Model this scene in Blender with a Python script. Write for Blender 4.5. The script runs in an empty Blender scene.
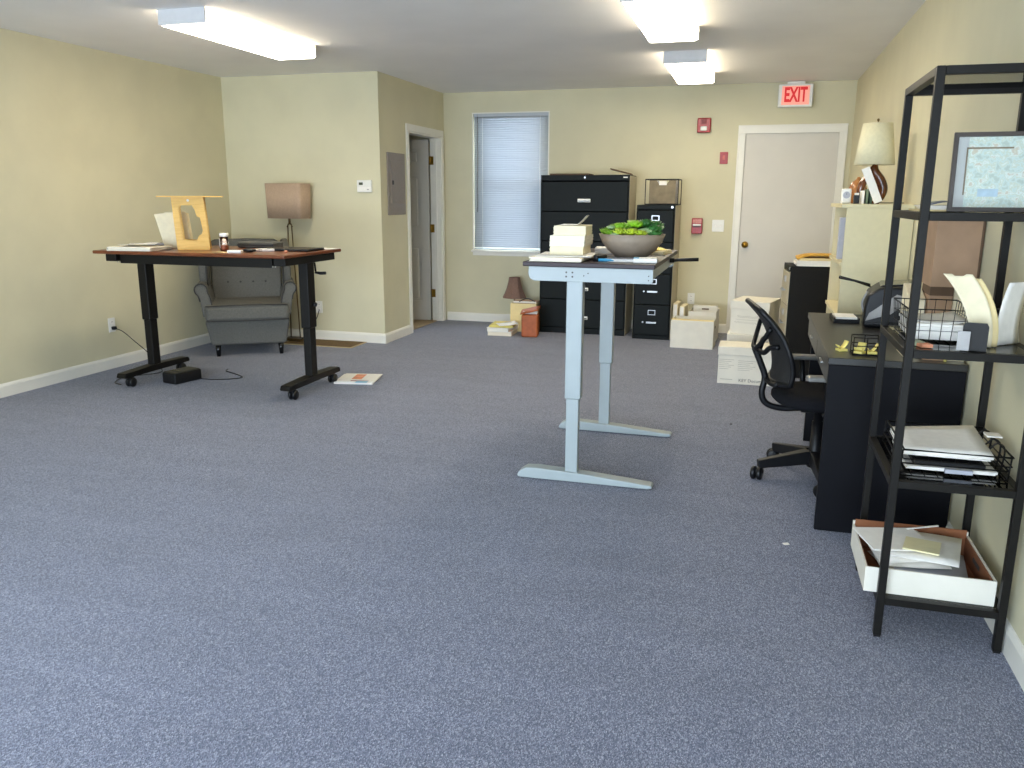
import bpy, bmesh, math, random
from mathutils import Vector, Matrix, Euler
random.seed(7)
scene = bpy.context.scene
COL = scene.collection
PI = math.pi

# ------------------------------------------------------------------ camera
cam_d = bpy.data.cameras.new('camera')
cam = bpy.data.objects.new('camera', cam_d); COL.objects.link(cam)
cam_d.sensor_fit = 'HORIZONTAL'; cam_d.sensor_width = 36.0
cam_d.lens = 819.3 / 1024 * 36.0
cam_d.clip_start = 0.05
YAW, PITCH, ROLL = 0.2822, 0.2244, 0.0048
cam.location = (0, 0, 1.4)
_f = Vector((-math.sin(YAW)*math.cos(PITCH), math.cos(YAW)*math.cos(PITCH), -math.sin(PITCH)))
_r = Vector((math.cos(YAW), math.sin(YAW), 0)); _u = _r.cross(_f)
_r2 = _r*math.cos(ROLL) + _u*math.sin(ROLL); _u2 = -_r*math.sin(ROLL) + _u*math.cos(ROLL)
cam.rotation_euler = Matrix((_r2, _u2, -_f)).transposed().to_euler()
scene.camera = cam

# ------------------------------------------------------------------ world + view
SKY = 10.5; TUBE = 10.5
w = bpy.data.worlds.new('sky'); scene.world = w; w.use_nodes = True
bg = w.node_tree.nodes['Background']
bg.inputs[0].default_value = (0.72, 0.84, 1.0, 1); bg.inputs[1].default_value = SKY
scene.view_settings.view_transform = 'Standard'
scene.view_settings.look = 'None'
scene.view_settings.gamma = 1.0
scene.view_settings.use_curve_mapping = False
scene.view_settings.exposure = 0.9
scene.cycles.max_bounces = 10
scene.cycles.diffuse_bounces = 6
scene.cycles.transparent_max_bounces = 12
scene.cycles.caustics_reflective = False
scene.cycles.caustics_refractive = False

# room measures (metres)
XL, XR, YB, YF, H = -5.036, 0.858, 8.91, -1.7, 2.51
YX, XX = 7.235, -3.387          # closet bump-out: front face, side face
FRONT_WINDOWS = [(-4.85, -3.1, .06, 2.05), (-2.95, -1.2, .06, 2.05), (-1.05, .7, .06, 2.05)]   # in the wall behind the camera
BW = (-3.04, -2.19, .815, 2.285)                                  # window in the back wall
for i, (x0, x1, z0, z1) in enumerate(FRONT_WINDOWS):              # light-sampling portals in the real openings
    L = bpy.data.lights.new('window_portal', 'AREA'); L.shape = 'RECTANGLE'
    L.size = x1-x0; L.size_y = z1-z0; L.cycles.is_portal = True
    o = bpy.data.objects.new('window_portal', L); COL.objects.link(o)
    o.location = ((x0+x1)/2, YF-.02, (z0+z1)/2); o.rotation_euler = (PI/2, 0, 0)

# ------------------------------------------------------------------ materials
def lin(c):
    if isinstance(c, str):
        c = c.lstrip('#'); c = tuple(int(c[i:i+2], 16)/255 for i in (0, 2, 4))
    return tuple(x/12.92 if x <= .04045 else ((x+.055)/1.055)**2.4 for x in c)
MATS = {}
def mat(name, col, rough=.5, metal=0, var=0.0, scale=30, bump=0, bscale=200, spec=.5, col2=None, coat=0, stretch=None):
    if name in MATS: return MATS[name]
    m = bpy.data.materials.new(name); m.use_nodes = True; MATS[name] = m
    nt = m.node_tree; b = nt.nodes['Principled BSDF']
    c = lin(col)
    b.inputs['Base Color'].default_value = (*c, 1)
    b.inputs['Roughness'].default_value = rough
    b.inputs['Metallic'].default_value = metal
    b.inputs['Specular IOR Level'].default_value = spec
    b.inputs['Coat Weight'].default_value = coat
    tc = nt.nodes.new('ShaderNodeTexCoord'); src = tc.outputs['Object']
    if stretch:
        mp = nt.nodes.new('ShaderNodeMapping'); mp.inputs['Scale'].default_value = stretch
        nt.links.new(src, mp.inputs['Vector']); src = mp.outputs['Vector']
    if var or col2:
        n = nt.nodes.new('ShaderNodeTexNoise'); n.inputs['Scale'].default_value = scale; n.inputs['Detail'].default_value = 4
        nt.links.new(src, n.inputs['Vector'])
        r = nt.nodes.new('ShaderNodeValToRGB')
        a = lin(col2) if col2 else tuple(max(0, x*(1-var)) for x in c)
        z = c if col2 else tuple(min(1, x*(1+var)) for x in c)
        r.color_ramp.elements[0].position = .35; r.color_ramp.elements[1].position = .65
        r.color_ramp.elements[0].color = (*a, 1); r.color_ramp.elements[1].color = (*z, 1)
        nt.links.new(n.outputs['Fac'], r.inputs['Fac']); nt.links.new(r.outputs['Color'], b.inputs['Base Color'])
    if bump:
        n2 = nt.nodes.new('ShaderNodeTexNoise'); n2.inputs['Scale'].default_value = bscale
        nt.links.new(src, n2.inputs['Vector'])
        bp = nt.nodes.new('ShaderNodeBump'); bp.inputs['Strength'].default_value = bump; bp.inputs['Distance'].default_value = .01
        nt.links.new(n2.outputs['Fac'], bp.inputs['Height']); nt.links.new(bp.outputs['Normal'], b.inputs['Normal'])
    return m
def emit(name, col, s):
    m = bpy.data.materials.new(name); m.use_nodes = True; MATS[name] = m
    b = m.node_tree.nodes['Principled BSDF']
    b.inputs['Base Color'].default_value = (*lin(col), 1)
    b.inputs['Emission Color'].default_value = (*lin(col), 1); b.inputs['Emission Strength'].default_value = s
    return m
def glassy(name, tint, gloss=.12, rough=.03):
    m = bpy.data.materials.new(name); m.use_nodes = True; MATS[name] = m
    nt = m.node_tree; nt.nodes.remove(nt.nodes['Principled BSDF']); out = nt.nodes['Material Output']
    t = nt.nodes.new('ShaderNodeBsdfTransparent'); t.inputs[0].default_value = (*tint, 1)
    g = nt.nodes.new('ShaderNodeBsdfGlossy'); g.inputs['Roughness'].default_value = rough
    fr = nt.nodes.new('ShaderNodeFresnel'); fr.inputs[0].default_value = 1.5
    mx = nt.nodes.new('ShaderNodeMixShader')
    nt.links.new(fr.outputs[0], mx.inputs[0]); nt.links.new(t.outputs[0], mx.inputs[1]); nt.links.new(g.outputs[0], mx.inputs[2])
    nt.links.new(mx.outputs[0], out.inputs[0])
    return m
def carpet():
    m = bpy.data.materials.new('carpet'); m.use_nodes = True
    nt = m.node_tree; b = nt.nodes['Principled BSDF']; b.inputs['Roughness'].default_value = .95
    b.inputs['Specular IOR Level'].default_value = .15
    b.inputs['Sheen Weight'].default_value = .25; b.inputs['Sheen Roughness'].default_value = .6
    tc = nt.nodes.new('ShaderNodeTexCoord')
    v = nt.nodes.new('ShaderNodeTexVoronoi'); v.inputs['Scale'].default_value = 280
    mp = nt.nodes.new('ShaderNodeMapping'); mp.inputs['Scale'].default_value = (1.6, .7, 1)
    nt.links.new(tc.outputs['Object'], mp.inputs['Vector']); nt.links.new(mp.outputs['Vector'], v.inputs['Vector'])
    sep = nt.nodes.new('ShaderNodeSeparateColor'); nt.links.new(v.outputs['Color'], sep.inputs[0])
    r = nt.nodes.new('ShaderNodeValToRGB')
    e = r.color_ramp.elements
    e[0].position = 0; e[0].color = (*lin('#40455c'), 1)
    e[1].position = 1; e[1].color = (*lin('#acaebe'), 1)
    for p, c in ((.3, '#5a5f75'), (.62, '#74788d'), (.85, '#8b8fa2')):
        k = e.new(p); k.color = (*lin(c), 1)
    nt.links.new(sep.outputs[0], r.inputs['Fac'])
    n = nt.nodes.new('ShaderNodeTexNoise'); n.inputs['Scale'].default_value = 1.3; n.inputs['Detail'].default_value = 5
    nt.links.new(tc.outputs['Object'], n.inputs['Vector'])
    mp2 = nt.nodes.new('ShaderNodeMapping'); mp2.inputs['Scale'].default_value = (1.2, 5, 1)
    nt.links.new(tc.outputs['Object'], mp2.inputs['Vector']); nt.links.new(mp2.outputs['Vector'], n.inputs['Vector'])
    mr = nt.nodes.new('ShaderNodeMapRange'); mr.inputs[1].default_value = .3; mr.inputs[2].default_value = .7
    mr.inputs[3].default_value = .86; mr.inputs[4].default_value = 1.02
    nt.links.new(n.outputs['Fac'], mr.inputs[0])
    mx = nt.nodes.new('ShaderNodeMix'); mx.data_type = 'RGBA'; mx.blend_type = 'MULTIPLY'; mx.inputs[0].default_value = 1
    cb = nt.nodes.new('ShaderNodeCombineColor')
    for i in range(3): nt.links.new(mr.outputs[0], cb.inputs[i])
    nt.links.new(r.outputs[0], mx.inputs[6]); nt.links.new(cb.outputs[0], mx.inputs[7])
    nt.links.new(mx.outputs[2], b.inputs['Base Color'])
    bp = nt.nodes.new('ShaderNodeBump'); bp.inputs['Strength'].default_value = .6; bp.inputs['Distance'].default_value = .004
    nt.links.new(v.outputs['Distance'], bp.inputs['Height']); nt.links.new(bp.outputs['Normal'], b.inputs['Normal'])
    return m
WALL = mat('wall_paint', '#cfc8a9', .7, var=.03, scale=3, bump=.04, bscale=250, spec=.3)
CEIL = mat('ceiling_paint', '#efedea', .85, var=.02, scale=2, bump=.05, bscale=180, spec=.2)
TRIM = mat('trim_paint', '#e6e2d6', .4, var=.02, scale=5)
DOORP = mat('door_paint', '#cfc9bd', .45, var=.02, scale=4)
DOORG = mat('closet_door_paint', '#c2c0b8', .45, var=.02, scale=4)
CARPET = carpet()
VINYL = mat('closet_vinyl', '#a08a68', .5, var=.12, scale=8)
BLACK = mat('black_powder_coat', '#14120f', .45, var=.1, scale=60, bump=.05, bscale=500, spec=.2)
BLACKP = mat('black_plastic', '#0f0f11', .45, var=.1, scale=40, spec=.35)
BLACKG = mat('black_gloss', '#0c0d0f', .2, var=.1, scale=20)
CABG = mat('black_cabinet_enamel', '#0b100e', .5, var=.08, scale=6, spec=.16)
PUTTY = mat('putty_side_and_glare', '#b0a68e', .45, var=.04, scale=8)
CHROME = mat('chrome', '#b4b4b4', .3, 1, var=.05)
BRASS = mat('brass', '#b08a3c', .28, 1, var=.1)
DESKM = mat('pale_blue_grey_metal', '#9ca5a5', .4, var=.03, scale=10)
WOOD = mat('walnut_laminate', '#7c4324', .3, col2='#57290f', scale=9, stretch=(1, 10, 10))
WOODY = mat('birch_plywood', '#dcb25a', .5, col2='#cfa24a', scale=12, stretch=(1, 1, 6))
DARKTOP = mat('espresso_laminate', '#2c1d20', .4, var=.12, scale=14, stretch=(1, 8, 1), spec=.25)
PAPER = mat('white_paper', '#ece8e0', .7, var=.03, scale=40)
PAPERE = mat('paper_stack_edge', '#e9e0cc', .8, var=.12, scale=8, stretch=(1, 1, 60))
PAPERC = mat('cream_paper', '#e8dcbb', .7, var=.04, scale=30)
MANILA = mat('manila_card', '#e3cf98', .65, var=.04, scale=20)
ENVEL = mat('orange_envelope', '#d8a23e', .6, var=.06, scale=20)
YELLOW = mat('yellow_paper', '#e6d678', .7, var=.05, scale=20)
WHITEP = mat('white_plastic', '#e4e2da', .35, var=.02)
CARDW = mat('white_card', '#ddd8ca', .75, var=.03, scale=12)
CARDB = mat('brown_card', '#a5866a', .8, var=.06, scale=14, bump=.05)
CARDR = mat('kraft_inner_card', '#8a5636', .85, var=.08, scale=14)
CARDBD = mat('dark_brown_card', '#5d4733', .8, var=.08, scale=14)
RED = mat('red_plastic', '#a01c1a', .35, var=.08)
INK = mat('print_ink', '#4b4640', .7, var=.1)
FADED = mat('faded_print', '#a39d90', .8, var=.1)
FABRIC = mat('grey_upholstery', '#63625d', .95, var=.12, scale=120, bump=.25, bscale=600, spec=.15)
PIPING = mat('dark_piping', '#3c3b3a', .9, var=.1, spec=.2)
SHADE = mat('taupe_lamp_shade', '#b39a83', .85, var=.05, scale=60, bump=.1, bscale=500)
SHADEC = mat('cream_lamp_shade', '#d6cfae', .85, var=.03, scale=60, bump=.08, bscale=500)
SHADEB = mat('brown_lamp_shade', '#836658', .85, var=.08, scale=60)
AMBER = mat('amber_glazed_ceramic', '#6d3c1b', .18, col2='#3c1d0d', scale=14, coat=.4)
MATB = mat('brown_floor_mat', '#66502f', .95, var=.2, scale=80, bump=.3)
LEATHER = mat('orange_leather', '#a4552a', .55, var=.12, scale=25, bump=.15)
STONE = mat('grey_stoneware', '#9a8a78', .6, var=.07, scale=25, bump=.1)
SOIL = mat('soil', '#3a2a1d', .95, var=.3, scale=60, bump=.6)
GREEN1 = mat('bright_green_leaf', '#7fb31f', .45, var=.25, scale=20)
GREEN2 = mat('dark_green_leaf', '#2f6a26', .45, var=.3, scale=20)
GREEN3 = mat('lime_leaf', '#a9bf27', .45, var=.2, scale=20)
GREEN4 = mat('pale_green_leaf', '#a9c48f', .5, var=.2, scale=20)
BLUE = mat('blue_plastic', '#3f9bc4', .4, var=.06)
BLUEGREY = mat('blue_grey_print', '#5d6474', .35, var=.2, scale=14)
PINKP = mat('orange_print', '#d98f6c', .6, var=.2, scale=20)
GREYP = mat('grey_plastic', '#8f8c88', .35, var=.05)
GREYPAD = mat('grey_arm_pad', '#84827c', .5, var=.06)
LENS = emit('lit_acrylic_lens', '#fff3da', TUBE)
LENSIDE = emit('lit_lens_side', '#fff3da', TUBE*.22)
LAMPEND = mat('light_fixture_end', '#c9c8c8', .5, var=.02)
EXITF = emit('exit_face', '#ef9f8c', .22)
EXITR = emit('exit_letters', '#c0000c', .35)
SMOKE = glassy('smoked_glass', (.33, .32, .30))
CLEAR = glassy('clear_glass', (.93, .95, .95))
CLEARB = glassy('clear_bottle', (.88, .80, .76))
MESHB = mat('chair_mesh', '#201f1e', .6, var=.15, scale=200, bump=.3, bscale=900)
SLAT = mat('blind_slat', '#b2b7bc', .45, var=.01)
BURLAP = mat('folder_grey_brown', '#7c705a', .8, var=.15, scale=14)
FROST = mat('grey_blue_binder', '#a9abb4', .5, var=.04)

# ------------------------------------------------------------------ mesh helper
def smooth(pts, n=6):
    pts = [Vector(p) for p in pts]
    if len(pts) < 3: return pts
    out = []
    P = [pts[0]*2-pts[1]] + pts + [pts[-1]*2-pts[-2]]
    for i in range(1, len(P)-2):
        for k in range(n):
            t = k/n
            a, b, c, d = P[i-1], P[i], P[i+1], P[i+2]
            out.append(.5*((2*b)+(c-a)*t+(2*a-5*b+4*c-d)*t*t+(3*b-a-3*c+d)*t**3))
    out.append(pts[-1]); return out
class MB:
    def __init__(s): s.v = []; s.f = []; s.sm = []
    def _add(s, v, f, sm=False, M=None):
        n = len(s.v)
        s.v += [tuple(M @ Vector(p)) if M else tuple(p) for p in v]
        s.f += [tuple(i+n for i in q) for q in f]; s.sm += list(sm) if isinstance(sm, list) else [sm]*len(f); return s
    def box(s, x0, x1, y0, y1, z0, z1, M=None):
        v = [(x, y, z) for z in (z0, z1) for y in (y0, y1) for x in (x0, x1)]
        return s._add(v, [(0, 2, 3, 1), (4, 5, 7, 6), (0, 1, 5, 4), (2, 6, 7, 3), (0, 4, 6, 2), (1, 3, 7, 5)], M=M)
    def frustum(s, a, z0, b, z1, c0=(0, 0), c1=(0, 0), M=None):     # a, b = (half x, half y)
        v = [(c0[0]+x*a[0], c0[1]+y*a[1], z0) for y in (-1, 1) for x in (-1, 1)] + [(c1[0]+x*b[0], c1[1]+y*b[1], z1) for y in (-1, 1) for x in (-1, 1)]
        return s._add(v, [(0, 2, 3, 1), (4, 5, 7, 6), (0, 1, 5, 4), (2, 6, 7, 3), (0, 4, 6, 2), (1, 3, 7, 5)], M=M)
    def tube(s, pts, r, n=8, closed=False, sm=True, M=None, flat=None):
        pts = [Vector(p) for p in pts]; m = len(pts); v = []; f = []
        rr = r if isinstance(r, (list, tuple)) else [r]*m
        prev = None
        for i, p in enumerate(pts):
            if closed: t = pts[(i+1) % m]-pts[i-1]
            else: t = pts[min(i+1, m-1)]-pts[max(i-1, 0)]
            t.normalize()
            if prev is None:
                up = Vector((0, 0, 1)) if abs(t.z) < .9 else Vector((1, 0, 0))
                a = t.cross(up).normalized()
            else:
                a = (prev - t*prev.dot(t)).normalized()
            prev = a; b = t.cross(a)
            for k in range(n):
                q = 2*PI*k/n + (PI/n if n == 4 else 0)
                v.append(p+rr[i]*(a*math.cos(q)+b*math.sin(q)*(flat or 1)))
        for i in range(m if closed else m-1):
            for k in range(n):
                j = (i+1) % m
                f.append((i*n+k, i*n+(k+1) % n, j*n+(k+1) % n, j*n+k))
        if not closed:
            f.append(tuple(range(n-1, -1, -1))); f.append(tuple((m-1)*n+k for k in range(n)))
        return s._add(v, f, sm and n > 4, M)
    def cyl(s, c, r, z0, z1, n=20, r2=None, M=None):
        return s.lathe([(r, z0), (r if r2 is None else r2, z1)], c, n, M=M, sm=True, cap=True)
    def lathe(s, prof, c=(0, 0), n=24, M=None, sm=True, cap=False):
        v = []; f = []; m = len(prof)
        for r, z in prof:
            for k in range(n):
                a = 2*PI*k/n; v.append((c[0]+r*math.cos(a), c[1]+r*math.sin(a), z))
        for i in range(m-1):
            for k in range(n):
                f.append((i*n+k, i*n+(k+1) % n, (i+1)*n+(k+1) % n, (i+1)*n+k))
        fl = [sm]*len(f)
        if cap: f += [tuple(range(n-1, -1, -1)), tuple((m-1)*n+k for k in range(n))]; fl += [False, False]
        return s._add(v, f, fl, M)
    def prism(s, poly, a, b, axis='y', M=None, sm=False):            # polygon extruded along an axis
        n = len(poly)
        mk = {'y': lambda p, t: (p[0], t, p[1]), 'x': lambda p, t: (t, p[0], p[1]), 'z': lambda p, t: (p[0], p[1], t)}[axis]
        v = [mk(p, a) for p in poly]+[mk(p, b) for p in poly]
        f = [tuple(range(n)), tuple(range(2*n-1, n-1, -1))]
        return s._add(v, f+[((i+1) % n, i, n+i, n+(i+1) % n) for i in range(n)], False, M)
    def grid(s, fn, nu, nv, M=None, sm=True):
        v = [fn(i/nu, j/nv) for j in range(nv+1) for i in range(nu+1)]
        f = [(j*(nu+1)+i, j*(nu+1)+i+1, (j+1)*(nu+1)+i+1, (j+1)*(nu+1)+i) for j in range(nv) for i in range(nu)]
        return s._add(v, f, sm, M)
    def ball(s, c, r, n=14, m=8, M=None):
        rx, ry, rz = r if isinstance(r, (list, tuple)) else (r, r, r)
        v = []; f = []
        for j in range(m+1):
            t = PI*j/m
            for k in range(n):
                a = 2*PI*k/n
                v.append((c[0]+rx*math.sin(t)*math.cos(a), c[1]+ry*math.sin(t)*math.sin(a), c[2]-rz*math.cos(t)))
        for j in range(m):
            for k in range(n): f.append((j*n+k, j*n+(k+1) % n, (j+1)*n+(k+1) % n, (j+1)*n+k))
        return s._add(v, f, True, M)
    def build(s, name, m, parent=None, bevel=0, seg=2, sub=0, solid=0, off=0):
        me = bpy.data.meshes.new(name); me.from_pydata(s.v, [], s.f)
        for p, q in zip(me.polygons, s.sm): p.use_smooth = q
        bm = bmesh.new(); bm.from_mesh(me)
        bmesh.ops.recalc_face_normals(bm, faces=bm.faces); bm.to_mesh(me); bm.free()
        me.materials.append(m)
        o = bpy.data.objects.new(name, me); COL.objects.link(o)
        if parent: o.parent = parent
        if solid:
            d = o.modifiers.new('solid', 'SOLIDIFY'); d.thickness = solid; d.offset = off
        if bevel:
            d = o.modifiers.new('bevel', 'BEVEL'); d.width = bevel; d.segments = seg; d.limit_method = 'ANGLE'; d.angle_limit = .6
            if seg > 1:
                for p in me.polygons: p.use_smooth = True
                d.harden_normals = True
        if sub:
            d = o.modifiers.new('sub', 'SUBSURF'); d.levels = d.render_levels = sub
            for p in me.polygons: p.use_smooth = True
        return o
def box(name, m, parent, x0, x1, y0, y1, z0, z1, bevel=0, M=None, seg=2):
    return MB().box(x0, x1, y0, y1, z0, z1, M).build(name, m, parent, bevel, seg)
def tag(o, label, cat, group=None):
    o['label'] = label; o['category'] = cat
    if group: o['group'] = group
    return o
def thing(name, label, cat, loc=(0, 0, 0), rz=0, group=None):
    o = bpy.data.objects.new(name, None); COL.objects.link(o); o.empty_display_size = .05
    o.location = loc; o.rotation_euler = (0, 0, rz)
    return tag(o, label, cat, group)
def place(o, loc, rz=0):
    o.location = loc; o.rotation_euler = (0, 0, rz); return o
def struct(name, o=None, label=None):
    if o is None:
        o = bpy.data.objects.new(name, None); COL.objects.link(o)
    o['kind'] = 'structure'
    if label: o['label'] = label
    return o
def RX(a): return Matrix.Rotation(a, 4, 'X')
def RY(a): return Matrix.Rotation(a, 4, 'Y')
def RZ(a): return Matrix.Rotation(a, 4, 'Z')
def T(*p): return Matrix.Translation(p)
def text(name, body, size, m, parent, M, depth=.001, align='CENTER', sx=1, off=0):
    c = bpy.data.curves.new(name, 'FONT'); c.body = body; c.size = size; c.extrude = depth; c.align_x = align; c.align_y = 'CENTER'
    c.resolution_u = 3; c.offset = off
    t = bpy.data.objects.new(name, c); COL.objects.link(t)
    bpy.context.view_layer.update()
    me = bpy.data.meshes.new_from_object(t.evaluated_get(bpy.context.evaluated_depsgraph_get()))
    bpy.data.objects.remove(t); bpy.data.curves.remove(c)
    me.transform(M @ Matrix.Diagonal((sx, 1, 1, 1))); me.materials.clear(); me.materials.append(m)
    o = bpy.data.objects.new(name, me); COL.objects.link(o); o.parent = parent
    return o
FACE_Y = RX(PI/2)                 # text that faces -Y
def wavy_sheet(w_, d_, n=8, amp=.006, seed=0, z=0):
    r = random.Random(seed); a, b = r.uniform(0, 6), r.uniform(0, 6)
    return MB().grid(lambda u, v: ((u-.5)*w_, (v-.5)*d_, z+amp*(1+math.sin(a+u*4)*math.sin(b+v*3))*.5), n, n)
def sheet_stack(w_, d_, h, layers, seed, jit=.012):
    """a pile of loose sheets: layers of slightly shifted slabs"""
    r = random.Random(seed); mb = MB(); z = 0
    for i in range(layers):
        t = h/layers
        M = T(r.uniform(-jit, jit), r.uniform(-jit, jit), 0) @ RZ(r.uniform(-jit*4, jit*4))
        mb.box(-w_/2, w_/2, -d_/2, d_/2, z, z+t*.97, M); z += t
    return mb

# ------------------------------------------------------------------ the room
struct('floor', box('floor', CARPET, None, XL-.1, XR+.1, YF-.1, YB+.1, -.1, 0))
struct('ceiling', box('ceiling', CEIL, None, XL-.1, XR+.1, YF-.1, YB+.1, H, H+.1))
struct('wall_left', box('wall_left', WALL, None, XL-.1, XL, YF, YB+.1, 0, H))
struct('wall_right', box('wall_right', WALL, None, XR, XR+.1, YF, YB+.1, 0, H))
DX0, DX1, DZ = -.15, .74, 2.035        # exit door opening
b = MB(); y0, y1 = YB, YB+.1
b.box(XL, BW[0], y0, y1, 0, H).box(BW[0], BW[1], y0, y1, 0, BW[2]).box(BW[0], BW[1], y0, y1, BW[3], H)
b.box(BW[1], DX0, y0, y1, 0, H).box(DX0, DX1, y0, y1, DZ, H).box(DX1, XR, y0, y1, 0, H)
struct('wall_back', b.build('wall_back', WALL))
b = MB(); y0, y1 = YF-.1, YF; xs = XL
for (x0, x1, z0, z1) in FRONT_WINDOWS:
    b.box(xs, x0, y0, y1, 0, H).box(x0, x1, y0, y1, 0, z0).box(x0, x1, y0, y1, z1, H); xs = x1
b.box(xs, XR, y0, y1, 0, H)
struct('wall_front', b.build('wall_front', WALL))
struct('wall_closet_front', box('wall_closet_front', WALL, None, XL, XX, YX, YX+.12, 0, H))
CY0, CY1 = 7.905, 8.805                # closet door opening along y
b = MB().box(XX-.12, XX, YX+.12, CY0, 0, H).box(XX-.12, XX, CY0, CY1, 2.04, H).box(XX-.12, XX, CY1, YB, 0, H)
struct('wall_closet_side', b.build('wall_closet_side', WALL))
struct('floor_closet', box('floor_closet', VINYL, None, XL, XX-.06, YX+.12, YB, 0, .006))
# baseboards: board with a small moulded top
def baseboard(name, p0, p1, nrm):
    p0 = Vector((*p0, 0)); p1 = Vector((*p1, 0)); n = Vector((*nrm, 0))
    prof = [(0, 0), (.014, 0), (.014, .075), (.009, .088), (.005, .094), (0, .096)]
    v = []; f = []
    for p in (p0, p1):
        for d, z in prof: v.append(p+n*d+Vector((0, 0, z)))
    k = len(prof)
    f = [(i, (i+1) % k, k+(i+1) % k, k+i) for i in range(k)]+[tuple(range(k)), tuple(range(2*k-1, k-1, -1))]
    struct(name, MB()._add(v, f).build(name, TRIM))
baseboard('baseboard_left', (XL, YF), (XL, YX), (1, 0))
baseboard('baseboard_closet_front', (XL, YX), (XX+.014, YX), (0, -1))
baseboard('baseboard_closet_side', (XX, YX), (XX, CY0-.07), (1, 0))
baseboard('baseboard_back', (XX+.02, YB), (DX0-.065, YB), (0, -1))
baseboard('baseboard_right', (XR, YF), (XR, YB), (-1, 0))
# front windows (behind the camera)
for i, (x0, x1, z0, z1) in enumerate(FRONT_WINDOWS):
    t = struct('window_%d' % (i+2))
    b = MB().box(x0, x0+.05, YF-.09, YF-.03, z0, z1).box(x1-.05, x1, YF-.09, YF-.03, z0, z1)
    b.box(x0+.05, x1-.05, YF-.09, YF-.03, z0, z0+.05).box(x0+.05, x1-.05, YF-.09, YF-.03, z1-.05, z1)
    b.box((x0+x1)/2-.025, (x0+x1)/2+.025, YF-.09, YF-.03, z0+.05, z1-.05)
    b.build('window_frame', TRIM, t)
    for a, c in ((x0+.05, (x0+x1)/2-.025), ((x0+x1)/2+.025, x1-.05)):
        MB()._add([(a, YF-.06, z0+.05), (c, YF-.06, z0+.05), (c, YF-.06, z1-.05), (a, YF-.06, z1-.05)], [(0, 1, 2, 3)]).build('pane', CLEAR, t)
# back window + sill
t = struct('window_1')
x0, x1, z0, z1 = BW
b = MB().box(x0, x0+.035, YB+.05, YB+.09, z0, z1).box(x1-.035, x1, YB+.05, YB+.09, z0, z1)
b.box(x0+.035, x1-.035, YB+.05, YB+.09, z0, z0+.035).box(x0+.035, x1-.035, YB+.05, YB+.09, z1-.035, z1).box(x0+.035, x1-.035, YB+.055, YB+.085, 1.53, 1.57)
b.build('window_frame', TRIM, t)
for a, c in ((z0+.035, 1.53), (1.57, z1-.035)):
    MB()._add([(x0+.035, YB+.07, a), (x1-.035, YB+.07, a), (x1-.035, YB+.07, c), (x0+.035, YB+.07, c)], [(0, 1, 2, 3)]).build('pane', CLEAR, t)
MB().box(x0-.02, x1+.02, YB-.045, YB, z0-.022, z0).box(x0-.01, x1+.01, YB-.015, YB, z0-.062, z0-.022).build('window_sill', TRIM, t, .004)
MB().box(x0-.012, x0, YB-.005, YB, z0, z1+.012).box(x1, x1+.012, YB-.005, YB, z0, z1+.012).box(x0, x1, YB-.005, YB, z1, z1+.012).build('window_bead', TRIM, t)
# mini blind
t = thing('window_blind', 'white closed mini blind hanging in the back wall window', 'blind', ((x0+x1)/2, YB+.018, z0))
hw = (x1-x0)/2-.003
box('head_rail', SLAT, t, -hw, hw, -.016, .016, z1-z0-.034, z1-z0, .003)
n_sl = 60; top = z1-z0-.033; step = (top-.03)/n_sl; sl = None
for i in range(n_sl):
    if sl is None:
        a = math.radians(72)
        sl = MB().grid(lambda u, v: ((u-.5)*2*hw, (v-.5)*.0265*math.cos(a)-.0035*(1-(2*v-1)**2), (v-.5)*.0265*math.sin(a)), 1, 6).build('slat', SLAT, t, solid=.0008)
        o = sl
    else:
        o = sl.copy(); COL.objects.link(o); o.parent = t
    o.location = (0, 0, .03+step*(i+.5))
box('bottom_rail', SLAT, t, -hw, hw, -.011, .011, .006, .020, .003)
for x in (-hw+.1, hw-.09): MB().tube([(x, -.012, .012), (x, -.012, top+.02)], .0022, 6).build('ladder_cord', WHITEP, t)
MB().tube([(-hw+.045, -.02, .42), (-hw+.045, -.018, top+.03)], .004, 6).build('tilt_wand', CLEARB, t)
# exit door
t = struct('door_1', label='plain pale steel exit door with brass knob')
MB().box(DX0+.002, DX1-.002, YB+.014, YB+.055, .01, DZ-.002).build('door_leaf', DOORP, t)
cw = .07
for nm, a in (('left', (DX0-cw, DX0+.003, 0, DZ-.003)), ('right', (DX1-.003, DX1+cw, 0, DZ-.003)), ('top', (DX0-cw, DX1+cw, DZ-.003, DZ+cw+.008))):
    xa, xb, za, zb = a
    m_ = MB()
    m_.box(xa, xb, YB-.012, YB, za, zb)
    if nm == 'left': m_.box(xa-.0005, xa+.018, YB-.018, YB-.0115, za, zb)
    elif nm == 'right': m_.box(xb-.018, xb+.0005, YB-.018, YB-.0115, za, zb)
    else: m_.box(xa-.0005, xb+.0005, YB-.018, YB-.0115, zb-.018, zb+.0005)
    m_.build('door_casing', TRIM, t, .003)
Mk = T(-.085, YB+.012, .93) @ RX(PI/2)
MB().lathe([(0, 0), (.034, 0), (.034, .005), (.014, .012), (.012, .03), (.024, .04), (.028, .052), (.024, .064), (0, .068)], n=20, M=Mk).build('door_knob', BRASS, t)
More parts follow.
